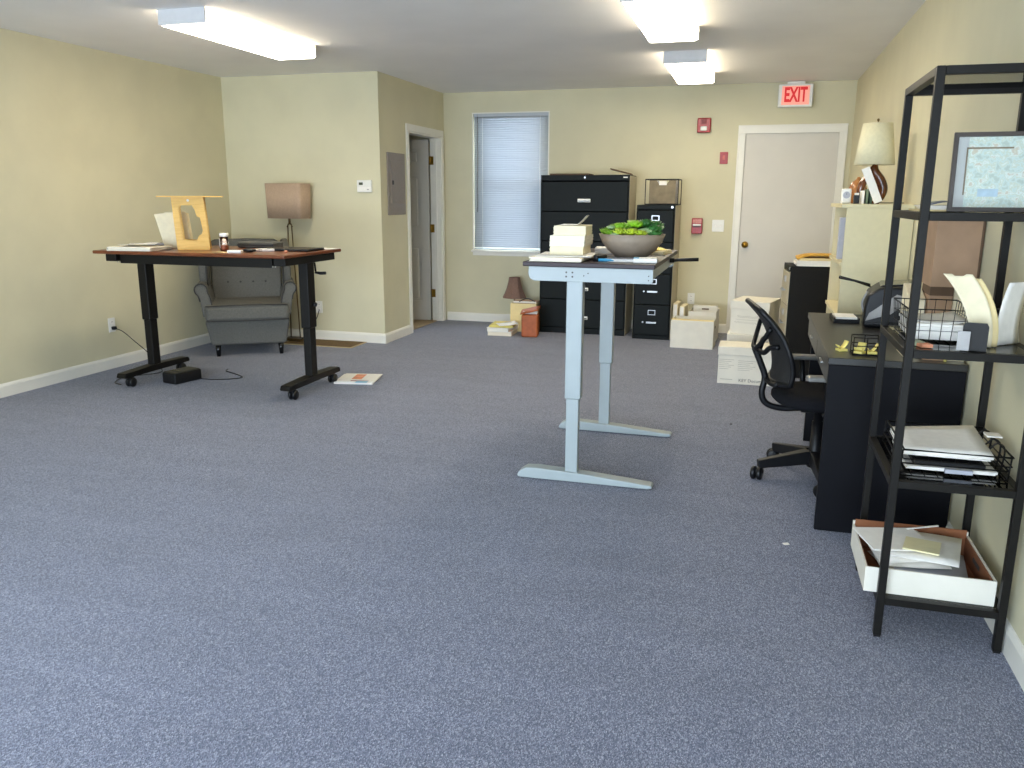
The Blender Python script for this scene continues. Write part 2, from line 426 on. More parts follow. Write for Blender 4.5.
# closet door: casing, jamb and an open six-panel leaf
t = struct('door_2', label='open grey six-panel closet door')
for a in ((CY0-.065, CY0, 0, 2.04), (CY1, CY1+.065, 0, 2.04), (CY0-.065, CY1+.065, 2.04, 2.108)):
    MB().box(XX, XX+.014, a[0], a[1], a[2], a[3]).build('door_casing', TRIM, t, .004)
MB().box(XX-.12, XX, CY0, CY0+.016, 0, 2.024).box(XX-.12, XX, CY1-.016, CY1, 0, 2.024).box(XX-.12, XX, CY0, CY1, 2.024, 2.04).box(XX-.075, XX-.045, CY1-.028, CY1-.016, 0, 2.024).build('door_jamb', TRIM, t)
hx, hy = XX-.125, CY1-.02
ML = T(hx, hy-.02, .012) @ RZ(math.radians(187))    # leaf swings into the closet; local +x along the leaf
W_, HH = .80, 2.0
lf = MB().box(.003, W_, -.003, .003, 0, HH, ML)
stiles = [(0, .10), (W_/2-.05, W_/2+.05), (W_-.105, W_)]
rails = [(0, .22), (.85, 1.03), (1.62, 1.73), (1.9, HH)]
for a, c in stiles: lf.box(a+.003, c, -.018, .018, 0, HH, ML)
for a, c in rails: lf.box(.003, W_, -.0179, .0179, a, c, ML)
lf = lf.build('door_leaf', DOORG, t)
for (a, c) in ((.135, W_/2-.08), (W_/2+.08, W_-.135)):
    for (p, q) in ((.255, .815), (1.065, 1.585), (1.765, 1.865)):
        MB().box(a, c, -.0145, .0145, p, q, ML).build('door_panel', DOORG, lf, .0085, 1)
for z in (.32, 1.05, 1.79):
    MB().tube([(hx+.012, hy-.012, z-.045), (hx+.012, hy-.012, z+.045)], .007, 10).box(hx-.03, hx+.045, hy+.0015, hy+.0035, z-.045, z+.045).build('hinge', BRASS, t)

# ------------------------------------------------------------------ ceiling lights
def ceiling_light(x, y0, y1, label, wd=.335):
    t = thing('ceiling_light', label, 'ceiling light', (x, y0, H), 0, 'wraparound ceiling lights')
    L = y1-y0; h = .095
    box('fixture_pan', LAMPEND, t, -wd/2+.02, wd/2-.02, .012, L-.012, -.022, 0)
    zs = -h+.022
    pr = [(-wd/2+.004, zs), (-wd/2+.006, -h+.012), (-wd/2+.02, -h), (wd/2-.02, -h), (wd/2-.006, -h+.012), (wd/2-.004, zs)]
    MB().prism(pr, .014, L-.014).build('acrylic_lens', LENS, t)
    for s_ in (-1, 1):      # prismatic sides of the wraparound lens: much dimmer than the bottom
        pr = [(s_*(wd/2-.012), -.0225), (s_*(wd/2-.002), -.0225), (s_*(wd/2), -.03), (s_*(wd/2-.004), zs-.0003), (s_*(wd/2-.012), zs-.0003)]
        MB().prism([(x, z+.0006) for x, z in pr], .014, L-.014).build('lens_side', LENSIDE, t)
    for a in (0, L-.014): box('end_cap', LAMPEND, t, -wd/2, wd/2, a, a+.014, -h+.004, 0, .003)
ceiling_light(-3.437, 4.58, 5.92, 'long lit ceiling light over the brown-topped desk')
ceiling_light(-.605, 4.69, 5.92, 'nearer lit ceiling light over the pale grey desk')
ceiling_light(-.605, 6.85, 8.07, 'small-looking far lit ceiling light near the exit sign')

# ------------------------------------------------------------------ wall fixtures
t = thing('exit_sign', 'white exit sign with glowing red letters above the steel door', 'exit sign', (.297, YB, 2.265))
box('housing', WHITEP, t, -.16, .16, -.11, -.05, 0, .215, .01)
box('mounting_canopy', WHITEP, t, -.08, .08, -.10, 0, .2155, .24, .004)
box('back_plate', WHITEP, t, -.07, .07, -.05, 0, .03, .19, .004)
box('face_panel', EXITF, t, -.128, .128, -.113, -.1095, .022, .196)
text('letters', 'EXIT', .185, EXITR, t, T(0, -.1145, .109) @ FACE_Y, .0015, sx=.56, off=.006)
t = thing('fire_strobe', 'red fire alarm strobe with white lens high on back wall', 'fire alarm', (-.560, YB, 2.045))
box('housing', RED, t, -.068, .068, -.045, 0, 0, .145, .012)
box('strobe_lens', WHITEP, t, -.032, .032, -.062, -.045, .02, .062, .01)
box('horn_grille', mat('dark_red', '#7c1414', .5, var=.1), t, -.025, .025, -.050, -.045, .085, .13, .003)
t = thing('alarm_bell_plate', 'small red alarm plate below the strobe, beside the steel door', 'fire alarm', (-.347, YB, 1.738))
box('plate', RED, t, -.04, .04, -.012, 0, 0, .118, .004)
box('indicator', mat('pale_red', '#c2513f', .4, var=.1), t, -.012, .012, -.017, -.012, .04, .085, .003)
t = thing('fire_pull_station', 'red and white fire alarm pull station beside the light switch', 'fire alarm', (-.577, YB, 1.035))
box('body', RED, t, -.055, .055, -.045, 0, 0, .16, .008)
box('pull_bar', WHITEP, t, -.042, .042, -.056, -.045, .082, .1, .003)
box('upper_panel', mat('pink_print', '#c9847c', .5, var=.15, scale=40), t, -.045, .045, -.0475, -.045, .108, .148, .002)
box('slot', BLACKP, t, -.04, .04, -.047, -.045, .066, .076)
t = thing('light_switch', 'white double light switch plate left of the steel door', 'light switch', (-.365, YB, 1.058))
box('plate', WHITEP, t, -.06, .06, -.007, 0, 0, .122, .003)
for x in (-.024, .024): box('toggle', PAPER, t, x-.006, x+.006, -.020, -.007, .05, .072, .002)
def outlet(label, loc, rz, group='wall outlets'):
    t = thing('wall_outlet', label, 'outlet', loc, rz, group)
    box('plate', WHITEP, t, -.037, .037, -.006, 0, 0, .117, .003)
    for z in (.035, .082):
        s = box('socket', PAPER, t, -.017, .017, -.009, -.006, z-.014, z+.014, .004)
        for x in (-.006, .006): box('slot', INK, s, x-.0015, x+.0015, -.0095, -.009, z-.003, z+.007)
    return t
outlet('white wall outlet behind the open white file box', (-.60, YB, .295), 0)
outlet('white wall outlet on the left wall with a black plug in it', (XL, 5.505, .298), PI/2)
outlet('white wall outlet low on the wall beside the wing chair', (-4.09, YX, .27), 0)
t = thing('thermostat', 'small white thermostat on the wall right of the taupe lamp shade', 'thermostat', (-3.545, YX, 1.437))
box('body', WHITEP, t, -.075, .075, -.028, 0, 0, .112, .006)
box('display', mat('lcd', '#4d5044', .25, var=.1), t, -.052, -.012, -.0295, -.028, .066, .09)
box('lower_cover', PAPER, t, -.07, .07, -.031, -.028, .006, .05, .003)
box('button', GREYP, t, .03, .05, -.0325, -.031, .022, .03)
t = thing('breaker_panel', 'grey metal breaker panel on the wall left of closet door', 'breaker panel', (XX, 7.58, 1.225), PI/2)
GPAN = mat('grey_panel_enamel', '#857a70', .45, var=.04)
box('panel_frame', GPAN, t, -.205, .205, -.012, 0, 0, .585, .004)
dr = box('panel_door', GPAN, t, -.14, .17, -.020, -.012, .11, .51, .003)
box('latch', BLACKP, dr, -.13, -.095, -.025, -.020, .285, .325, .002)
# ------------------------------------------------------------------ left crank desk
t = thing('crank_desk', 'tall crank desk with walnut top and black legs on casters', 'desk', (-3.755, 5.24, 0))
DT = 1.015
pl = [(-.775, -.40), (.775, -.40), (.775, .40), (-.775, .40)]
box('table_top', WOOD, t, -.775, .775, -.40, .40, DT-.024, DT, .007)
MB().box(-.62, .62, -.31, -.28, DT-.094, DT-.026).box(-.62, .62, .28, .31, DT-.094, DT-.026).build('frame_rail', BLACK, t, .003)
for s, lx in ((-1, -.668), (1, .702)):
    # bracket under the top
    box('top_bracket', BLACK, t, lx-.045, lx+.045, -.345, .345, DT-.078, DT-.025, .004)
    lg = box('leg', BLACK, t, lx-.038, lx+.038, -.048, .048, .47, DT-.026, .008)
    box('leg_inner_tube', BLACK, lg, lx-.031, lx+.031, -.039, .039, .1, .47, .006)
    ft = MB().prism([(-.37, .085), (-.36, .075), (.36, .075), (.37, .085), (.355, .112), (.06, .122), (-.06, .122), (-.355, .112)], lx-.04, lx+.04, 'x').build('foot', BLACK, t, .004)
    for y in (-.285, .285):
        c = MB(); M_ = T(lx+.015, y, .036) @ RY(PI/2)
        for dx in (-.016, .016):
            c.lathe([(0, dx-.011), (.03, dx-.011), (.036, dx-.005), (.036, dx+.005), (.03, dx+.011), (0, dx+.011)], n=16, M=M_)
        c.box(lx+.0, lx+.03, y-.014, y+.014, .036, .078)
        c.build('caster', BLACKP, ft)
for x in (-.64,-.62,.63,.65): MB().cyl((0,0), .005, 0, .004, 8, M=T(x, -.3105, DT-.085) @ RX(PI/2)).build('bolt', CHROME, t)
cr = MB().tube([(.66, .1, DT-.08), (.70, .1, DT-.08), (.715, .1, DT-.09), (.72, .1, DT-.155)], .007, 8).build('crank', BLACK, t)
MB().tube([(.716, .1, DT-.155), (.76, .1, DT-.160), (.80, .1, DT-.157)], [.008, .012, .011], 10).build('crank_handle', BLACKP, cr)
MB().tube([(.748, 0, .64), (.768, 0, .64)], .016, 10).build('height_knob', BLACKP, t)

# items on the crank desk
D = DT+.0005
t = thing('plywood_laptop_stand', 'yellow birch plywood laptop stand with cut-out sides', 'stand', (-3.90, 5.13, D), math.radians(33))
def ply_panel(y, parent):
    outer = [(-.105, 0), (.118, 0), (.095, .372), (-.122, .372)]
    hole = [(-.062, .07), (.03, .065), (.045, .10), (.068, .115), (.075, .14), (.062, .23), (.04, .24), (.03, .285), (.015, .315), (-.07, .315), (-.078, .30)]
    bm = bmesh.new()
    vo = [bm.verts.new((x, y, z)) for x, z in outer]; vh = [bm.verts.new((x, y, z)) for x, z in hole]
    ed = [bm.edges.new((vo[i], vo[(i+1) % 4])) for i in range(4)]+[bm.edges.new((vh[i], vh[(i+1) % len(vh)])) for i in range(len(vh))]
    bmesh.ops.triangle_fill(bm, use_beauty=True, use_dissolve=False, edges=ed)
    me = bpy.data.meshes.new('side_panel'); bm.to_mesh(me); bm.free(); me.materials.append(WOODY)
    o = bpy.data.objects.new('side_panel', me); COL.objects.link(o); o.parent = parent
    d = o.modifiers.new('s', 'SOLIDIFY'); d.thickness = .009; d.offset = 0
    return o
ply_panel(-.02, t); ply_panel(.16, t)
box('top_board', WOODY, t, -.215, .225, -.05, .19, .3725, .3815, .001)
for x, z in ((-.075, .04), (.085, .04), (.07, .345)): MB().tube([(x, -.015, z), (x, .155, z)], .008, 6).build('cross_bar', WOODY, t)
box('hinge_block', WOODY, t, .06, .09, .0, .15, .345, .3722)
MB().cyl((0, 0), .009, 0, .004, 10, M=T(-.01, -.0247, .35) @ RX(PI/2)).build('peg_hole', PAPER, t)
# upright manila folder leaning on the stand
t = thing('manila_folder', 'cream manila folder standing upright left of the plywood stand', 'folder', (-4.13, 5.235, D), math.radians(30))
poly = [(-.075, 0), (.11, 0), (.085, .265), (.03, .272), (.018, .262), (-.06, .262), (-.072, .255), (-.135, .248)]
MB().prism(poly, -.004, .004, M=RX(math.radians(-4))).build('cover', PAPERC, t)
MB().prism([(x+.02, z*.97) for x, z in poly], .008, .012, M=RX(math.radians(-2))).build('back_cover', MANILA, t)
# papers
o = tag(sheet_stack(.34, .26, .028, 6, 1).build('paper_pile', PAPERE), 'flat pile of white papers at left end of the walnut desk', 'papers'); place(o, (-4.235, 4.98, D), .1)
o = tag(wavy_sheet(.26, .2, amp=.025, seed=3).build('loose_sheet', PAPER, solid=.001), 'curled white sheet on top of the left desk paper pile', 'papers'); place(o, (-4.23, 5.0, D+.031), .3)
o = tag(sheet_stack(.16, .12, .03, 3, 9).build('grey_card_pile', FROST), 'small pile of bluish grey cards beside the manila folder', 'papers'); place(o, (-4.36, 5.36, D), .2)
t = thing('pill_bottle', 'clear bottle with white cap and orange contents on walnut desk', 'bottle', (-3.615, 5.1, D))
MB().cyl((0, 0), .028, 0, .1, 18).build('bottle_body', CLEARB, t)
MB().cyl((0, 0), .026, .002, .04, 18).build('contents', PINKP, t)
MB().cyl((0, 0), .031, .1005, .125, 18).build('cap', WHITEP, t)
box('paper_label', PAPER, t, -.03, -.0285, -.015, .015, .02, .09)
t = thing('tissue_cup', 'small white cup of crumpled tissue behind the clear bottle', 'cup', (-3.70, 5.22, D))
MB().lathe([(.025, 0), (.032, .055), (.029, .054), (.023, .004), (0, .004)], n=16).build('cup_body', WHITEP, t)
MB().ball((0, 0, .058), (.03, .027, .022), 9, 6).build('tissue', PAPER, t)
o = tag(wavy_sheet(.15, .1, amp=.004, seed=5).build('yellow_note', MANILA, solid=.001), 'tan sheet lying between the bottle and the white box', 'papers'); place(o, (-3.52, 4.95, D+.001), .1)
o = tag(box('white_gadget', WHITEP, None, -.05, .05, -.025, .025, 0, .02, .006), 'small white box on front of the walnut desk', 'box'); place(o, (-3.42, 4.94, D), .25)
o = tag(MB().ball((0, 0, .014), (.05, .03, .014), 14, 8).build('computer_mouse', BLACKP), 'black mouse beside the small white box', 'mouse'); place(o, (-3.37, 5.03, D), .4)
t = thing('tablet_computer', 'thin black tablet lying flat near right end of walnut desk', 'tablet', (-3.21, 5.33, D), math.radians(2))
box('body', BLACKP, t, -.19, .19, -.13, .13, 0, .016, .006); box('screen', BLACKG, t, -.178, .178, -.118, .118, .0162, .0172)
t = thing('laptop_sleeve', 'long dark grey sleeve lying at back of the walnut desk', 'sleeve', (-3.56, 5.53, D), math.radians(3))
box('sleeve_body', mat('dark_grey_felt', '#4d4d49', .9, var=.1, scale=60), t, -.19, .11, -.08, .08, 0, .045, .012, seg=3)
box('zip', BLACKP, t, -.19, .11, -.083, -.0795, .02, .026)
for i, (x, y, a) in enumerate(((-3.36, 5.16, 1.1), (-3.31, 5.17, .9))):
    o = tag(MB().box(-.045, .045, -.011, .011, 0, .018).build('white_stick', PAPER, bevel=.003), ('left' if not i else 'right')+' one of two short white sticks before the tablet', 'stick', 'white sticks on the walnut desk'); place(o, (x, y, D+.0), a)
o = tag(wavy_sheet(.2, .14, amp=.003, seed=8).build('flyer', PAPER, solid=.001), 'white sheet at the back right corner of the walnut desk', 'papers'); place(o, (-3.08, 5.555, D+.001), -.1)
o = tag(MB().ball((0, 0, .009), (.014, .011, .009), 10, 6).build('eraser', PINKP), 'tiny pink eraser on the right front of the walnut desk', 'eraser'); place(o, (-3.10, 5.06, D))
o = tag(MB().box(-.07, .07, -.014, .014, 0, .012).build('black_pen_case', BLACKP, bevel=.004), 'flat black pen case at far left end of the walnut desk', 'case'); place(o, (-4.495, 5.03, D), 1.5)

# power box, cords, floor papers, mat
t = thing('power_box', 'black rectangular power box on carpet under the walnut desk', 'box', (-4.17, 5.23, 0), math.radians(-13))
box('body', BLACKP, t, -.075, .075, -.125, .125, 0, .085, .012)
MB().box(-.064, .064, -.112, .112, .085, .09).build('lid', mat('grey_lid', '#3d3b34', .6, var=.1), t, .003)
box('slot', BLACKG, t, -.05, .04, -.06, -.03, .0901, .0915)
def cord(label, pts, r=.0035, name='extension_cord', m=None):
    return tag(MB().tube(smooth(pts, 8), r, 6).build(name, m or BLACKP), label, 'cord')
cord('thin black cord looping right from the power box', [(-4.10, 5.30, .012), (-3.98, 5.33, .004), (-3.86, 5.38, .004), (-3.80, 5.46, .004), (-3.86, 5.52, .004), (-4.0, 5.60, .004), (-4.07, 5.64, .004), (-4.09, 5.70, .006)])
t = thing('plugged_cord', 'dark cord hanging from the left wall outlet to the carpet', 'cord', (0, 0, 0))
box('plug', BLACKP, t, XL+.0065, XL+.04, 5.49, 5.52, .318, .345, .004)
MB().tube(smooth([(XL+.04, 5.505, .33), (XL+.10, 5.52, .30), (XL+.19, 5.54, .22), (XL+.30, 5.55, .13), (XL+.42, 5.52, .03), (XL+.50, 5.42, .004), (XL+.36, 5.20, .004), (XL+.42, 5.02, .004), (XL+.52, 4.97, .004)], 8), .0035, 6).build('cable', BLACKP, t)
t = thing('floor_papers', 'booklets with orange and blue print lying flat on open carpet', 'papers', (-2.895, 5.665, 0), math.radians(12))
box('booklet', PAPER, t, -.15, .15, -.15, .15, 0, .014)
box('top_sheet', PAPER, t, -.135, .16, -.125, .155, .0142, .018)
box('printed_block', PINKP, t, -.04, .04, -.05, .13, .0181, .0184)
box('red_print', mat('dark_red_print', '#a4484a', .6, var=.1), t, -.03, .11, -.12, -.095, .0181, .0184)
box('blue_tab', BLUE, t, .03, .12, -.185, -.12, .0143, .0149) if False else box('blue_tab', mat('pale_blue_print', '#8fc0d6', .5, var=.05), t, .02, .11, -.175, -.11, .0181, .019)
t = thing('floor_mat', 'brown floor mat with pale border beneath the taupe lamp', 'mat', (-3.955, 7.045, 0), 0)
box('pile', MATB, t, -.37, .36, -.14, .165, 0, .008, .002)
MB().box(-.385, -.37, -.155, .18, 0, .007).box(.36, .375, -.155, .18, 0, .007).box(-.37, .36, -.155, -.14, 0, .007).box(-.37, .36, .165, .175, 0, .007).build('border', mat('mat_border', '#b29f78', .8, var=.05), t)
o = tag(MB().box(-.012, .012, -.009, .009, 0, .002).build('paper_scrap', PAPER), 'tiny white paper scrap on carpet beside the black desk', 'scrap'); place(o, (.213, 3.364, 0), .4)
o = tag(MB().ball((0, 0, .003), (.008, .008, .003), 8, 5).build('dark_lint', BLACKP), 'tiny dark speck on carpet left of the office chair', 'scrap'); place(o, (-.06, 5.2, 0))

# ------------------------------------------------------------------ wing chair
t = thing('wing_chair', 'grey upholstered wing armchair in the corner behind the walnut desk', 'armchair', (-4.455, 6.575, 0), math.radians(33))
MB().frustum((.32, .33), .10, (.36, .365), .33, (0, -.01), (0, -.02)).build('seat_base', FABRIC, t, .025, 3)
cu = MB().box(-.355, .355, -.43, .22, .322, .468).build('seat_cushion', FABRIC, t, .04, 4)
MB().tube(smooth([(-.345, -.425, .462), (0, -.432, .468), (.345, -.425, .462)], 4), .006, 6).tube(smooth([(-.345, -.425, .333), (0, -.432, .33), (.345, -.425, .333)], 4), .006, 6).build('piping', PIPING, cu)
Mb = T(0, .25, .42) @ RX(math.radians(-12))
br = MB().prism([(-.315, 0), (.315, 0), (.32, .30), (.335, .50), (.325, .555), (.27, .585), (0, .595), (-.27, .585), (-.325, .555), (-.335, .50), (-.32, .30)], -.06, .09, 'y', Mb).build('backrest', FABRIC, t, .03, 3)
for zz in (.18,):
    for x in (-.17, -.057, .057, .17):
        MB().ball((0, 0, 0), (.009, .005, .009), 8, 6, M=Mb @ T(x, -.061, zz)).build('button', PIPING, br)
for s in (-1, 1):
    # rolled arm: profile in x/z swept front to back
    prof = []
    for k in range(11):
        a = math.radians(200-k*29)
        prof.append((.375+.052*math.cos(a), .60+.052*math.sin(a)))
    poly = [(.285, .33), (.375, .30), (.395, .42), (.385, .535)]
    poly = [(.28, .36), (.30, .52), (.322, .58)]+[p for p in prof[1:9]]+[(.40, .548), (.388, .50), (.372, .36)]
    ar = MB().prism([(s*x, z) for x, z in poly], -.36, .30, 'y', sm=False).build('arm', FABRIC, t, .012, 2)
    pts = [(s*x, -.362, z) for x, z in poly[:-1]]
    MB().tube(smooth(pts, 3), .006, 6).build('piping', PIPING, ar)
    # wing
    wp = [(.16, .50), (-.10, .60), (-.16, .70), (-.17, .82), (-.10, .94), (.05, 1.0), (.30, 1.005), (.34, .95), (.27, .50)]
    wg = MB().prism(wp, s*.325, s*.395, 'x').build('wing', FABRIC, t, .022, 3)
    MB().tube(smooth([(s*.327, y-.003, z) for y, z in wp[:6]], 4), .006, 6).build('piping', PIPING, wg)
for x in (-.27, .27):
    for y in (-.30, .29): MB().lathe([(0, 0), (.017, 0), (.026, .11), (0, .11)], (x, y), 12).build('leg', BLACKG, t)

# ------------------------------------------------------------------ taupe floor lamp behind it
t = thing('floor_lamp', 'bronze floor lamp with rectangular taupe shade behind the wing chair', 'floor lamp', (-4.285, 7.09, 0.0085), math.radians(-7))
sh = MB(); a0, a1 = (.195, .09), (.205, .095); zz0, zz1 = 1.185, 1.505
def rrect(hx, hy, r=.03, n=4):
    out = []
    for cx, cy, q in ((hx-r, hy-r, 0), (-hx+r, hy-r, 1), (-hx+r, -hy+r, 2), (hx-r, -hy+r, 3)):
        for k in range(n+1):
            a = PI/2*(q+k/n); out.append((cx+r*math.cos(a), cy+r*math.sin(a)))
    return out
lo, up = rrect(*a0), rrect(*a1)
n = len(lo)
sh._add([(x, y, zz0) for x, y in lo]+[(x, y, zz1) for x, y in up], [(i, (i+1) % n, n+(i+1) % n, n+i) for i in range(n)], True)
so = sh.build('lamp_shade', SHADE, t, solid=.004)
MB().tube([(x, y, zz0) for x, y in lo], .003, 5, closed=True).tube([(x, y, zz1) for x, y in up], .003, 5, closed=True).build('shade_trim', SHADE, so)
BRONZE = mat('aged_bronze', '#6e5a38', .35, .8, var=.1)
MB().tube([(-.03, 0, 1.1), (-.014, 0, 1.13), (.014, 0, 1.13), (.03, 0, 1.1)], .007, 8).tube([(0, 0, 1.13), (0, 0, 1.2)], .012, 10).build('neck', BRONZE, t)
for s in (-1, 1): MB().tube([(s*.022, 0, 1.115), (s*.055, 0, .03)], .006, 8).build('pole', BRONZE, t)
box('base', BRONZE, t, -.10, .10, -.06, .06, 0, .025, .005)
MB().tube(smooth([(.05, -.03, .02), (.12, -.06, .03), (.19, -.04, .12), (.22, .05, .22), (.215, .11, .30)], 8), .004, 6).build('cord', BLACKP, t)
# ------------------------------------------------------------------ pale grey crank desk (middle)
t = thing('standing_desk', 'pale grey steel standing desk with dark narrow top, end toward viewer', 'desk', (-.74, 4.34, 0))
MT = 1.10
box('table_top', DARKTOP, t, -.315, .315, -.53, .62, MT-.022, MT, .004)
for s, y in ((-1, -.47), (1, .47)):
    pz = [(-.29, MT-.024), (.305, MT-.024), (.305, MT-.082), (.29, MT-.092), (-.265, MT-.092), (-.285, MT-.08), (-.292, MT-.06)]
    ye = y+s*.035
    pt = MB().prism(pz, ye-.0025, ye+.0025).build('side_plate', DESKM, t, .0015, 1)
    for hx, hz in ((-.105, -.048), (-.075, -.048), (-.105, -.068), (-.075, -.068), (.285, -.055), (.285, -.075), (.0, -.05), (-.02, -.062)):
        r = .0045 if hx < -.05 else .003
        MB().cyl((0, 0), r, 0, .002, 10, M=T(hx, ye-.0027, MT+hz) @ RX(PI/2)).build('bolt_hole', INK, pt)
    lg = box('leg', DESKM, t, -.105, -.025, y-.028, y+.028, .43, MT-.026, .006)
    box('leg_inner_tube', DESKM, lg, -.098, -.034, y-.021, y+.021, .03, .43, .005)
    fp = [(-.345, .012), (-.335, .004), (.325, .004), (.345, .012), (.34, .024), (.02, .05), (-.24, .062), (-.30, .058), (-.335, .035)]
    MB().prism(fp, y-.036, y+.036).build('foot', DESKM, t, .006)
    for x in (-.32, .315): MB().cyl((x, y), .018, 0, .0045, 10).build('foot_pad', BLACKP, t)
MB().box(-.10, -.04, -.44, .44, MT-.075, MT-.026).build('cross_beam', DESKM, t, .003)
MB().box(.285, .305, -.505, .505, MT-.07, MT-.024).build('side_rail', DESKM, t, .003)
cr = MB().tube([(.25, .26, MT-.035), (.33, .26, MT-.035)], .012, 8).build('crank', BLACK, t)
MB().tube([(.33, .26, MT-.035), (.345, .26, MT-.032), (.46, .26, MT-.027)], [.008, .009, .010], 8).build('crank_handle', BLACKP, cr)
D = MT+.0005
def solo(o, label, cat, loc, rz=0, group=None):
    tag(o, label, cat, group); return place(o, loc, rz)
t = thing('flat_papers', 'flat fan of white papers on the left front of the grey desk', 'papers', (-.90, 4.03, D), 0)
sheet_stack(.25, .40, .02, 4, 21, .006).build('sheets', PAPERE, t)
MB().box(-.12, .15, -.15, .16, .0202, .024, RZ(.08)).build('upper_sheet', PAPER, t)
zz = D+.0245
for i, (w_, d_, h, dx, m, lab) in enumerate(((.165, .24, .040, 0, PAPERC, 'lowest cream paper ream in the stack of three on grey desk'),
        (.172, .24, .052, .005, PAPERE, 'middle white paper ream in the stack of three on grey desk'),
        (.158, .23, .046, .012, PAPERC, 'topmost paper ream in the stack of three on grey desk'))):
    tt = thing('paper_ream', lab, 'papers', (-.882+dx, 4.09, zz), math.radians((2, 1, 3)[i]), 'reams stacked on the grey desk')
    sheet_stack(w_, d_, h, 7, 30+i, .0012).build('sheets', m, tt)
    zz += h+.0005
o = MB().grid(lambda u, v: ((u-.5)*.13, (v-.5)*.16, .002+max(0, u-.62)**1.3*.16), 12, 6).build('curled_sheet', PAPER, solid=.001)
solo(o, 'curled loose sheet on top of the paper ream stack', 'papers', (-.862, 4.08, zz+.001), .1)
# bowl of succulents
t = thing('succulent_planter', 'shallow grey stoneware bowl of green succulents on the grey desk', 'planter', (-.60, 4.27, D))
MB().lathe([(0, 0), (.075, 0), (.085, .006), (.122, .035), (.152, .075), (.170, .118), (.165, .118), (.147, .08), (.11, .05), (0, .04)], n=40).build('bowl', STONE, t)
MB().lathe([(0, .104), (.152, .10)], n=32).build('soil', SOIL, t)
def rosette(c, r, h, m, n_l, lay, tip, seed, parent):
    rr = random.Random(seed); mb = MB()
    for L in range(lay):
        k = n_l-L
        for i in range(k):
            a = 2*PI*i/k+L*.4+rr.uniform(-.1, .1); tilt = math.radians(28+58*L/lay+rr.uniform(-6, 6)); ln = r*(1-.35*L/lay)
            M = T(*c) @ RZ(a) @ RY(-tilt)
            wd = ln*.32
            mb._add([(0, 0, 0), (ln*.55, -wd, ln*.04), (ln*.6, 0, ln*.16), (ln*.55, wd, ln*.04), (ln, 0, ln*.08*tip), (ln*.6, 0, -ln*.05)],
                    [(0, 1, 2), (0, 2, 3), (1, 4, 2), (2, 4, 3), (0, 5, 1), (0, 3, 5), (1, 5, 4), (5, 3, 4)], True, M)
    return mb.build('succulent', m, parent)
spots = [(-.125, .0, .118, .052, GREEN1), (-.10, -.075, .118, .042, GREEN1), (-.045, -.095, .122, .05, GREEN3), (.01, -.105, .122, .05, GREEN3), (-.05, -.03, .145, .052, GREEN1), (-.085, .05, .14, .05, GREEN1),
         (.02, -.03, .155, .055, GREEN1), (.0, .05, .15, .06, GREEN1), (.055, -.095, .12, .042, GREEN3), (-.07, -.115, .115, .03, GREEN4), (-.105, -.03, .15, .028, GREEN4), (.08, -.04, .14, .03, GREEN4), (.1, -.06, .132, .028, GREEN4), (.06, -.06, .138, .028, GREEN4),
         (.115, -.02, .13, .06, GREEN2), (.10, .04, .145, .065, GREEN2), (.07, .0, .16, .055, GREEN2), (.125, -.07, .115, .045, GREEN2), (-.01, .1, .13, .055, GREEN2), (-.12, .07, .12, .045, GREEN1), (.05, .1, .13, .055, GREEN2)]
for i, (x, y, z, r, m) in enumerate(spots):
    rosette((x, y, z-.012), r*1.12, .03, m, 11 if m is GREEN2 else 9, 4, 1.5, 50+i, t)
# small things on the desk
t = thing('magazine', 'blue-grey magazine lying in front of the succulent bowl', 'magazine', (-.60, 3.985, D), .05)
sheet_stack(.17, .12, .012, 3, 71, .002).build('pages', PAPER, t); box('cover', BLUEGREY, t, -.086, .086, -.061, .061, .0122, .0136)
t = thing('open_booklet', 'white booklet with blue corner in front of the succulent bowl', 'booklet', (-.485, 3.93, D), .1)
MB().box(-.055, .055, -.05, .05, 0, .022).build('pages', PAPER, t, .004); box('blue_corner', BLUE, t, -.0555, -.03, -.0505, .02, .0222, .0235)
t = thing('stapler', 'small black stapler beside the blue marker on the grey desk', 'stapler', (-.705, 3.96, D), 1.2)
box('base', BLACKP, t, -.05, .05, -.014, .014, 0, .008, .003); box('arm', BLACKP, t, -.05, .045, -.012, .012, .0082, .03, .005)
solo(MB().tube([(-.04, 0, .0075), (.03, 0, .0075), (.042, 0, .0075)], [.0075, .0075, .003], 10).build('marker', BLUE), 'bright blue marker beside the small black stapler', 'pen', (-.668, 3.925, D), .15)
solo(sheet_stack(.14, .17, .03, 4, 75, .004).build('paper_block', PAPER), 'white block of paper behind the stapler between reams and bowl', 'papers', (-.77, 4.56, D), .1)
solo(sheet_stack(.16, .22, .02, 4, 77, .01).build('paper_pad', PAPERC), 'cream papers on the right back of the grey desk', 'papers', (-.53, 4.58, D), -.1)
solo(wavy_sheet(.10, .10, amp=.012, seed=7).build('yellow_slip', YELLOW, solid=.001), 'yellow slip on the cream papers by the bowl', 'papers', (-.505, 4.55, D+.023), .4)

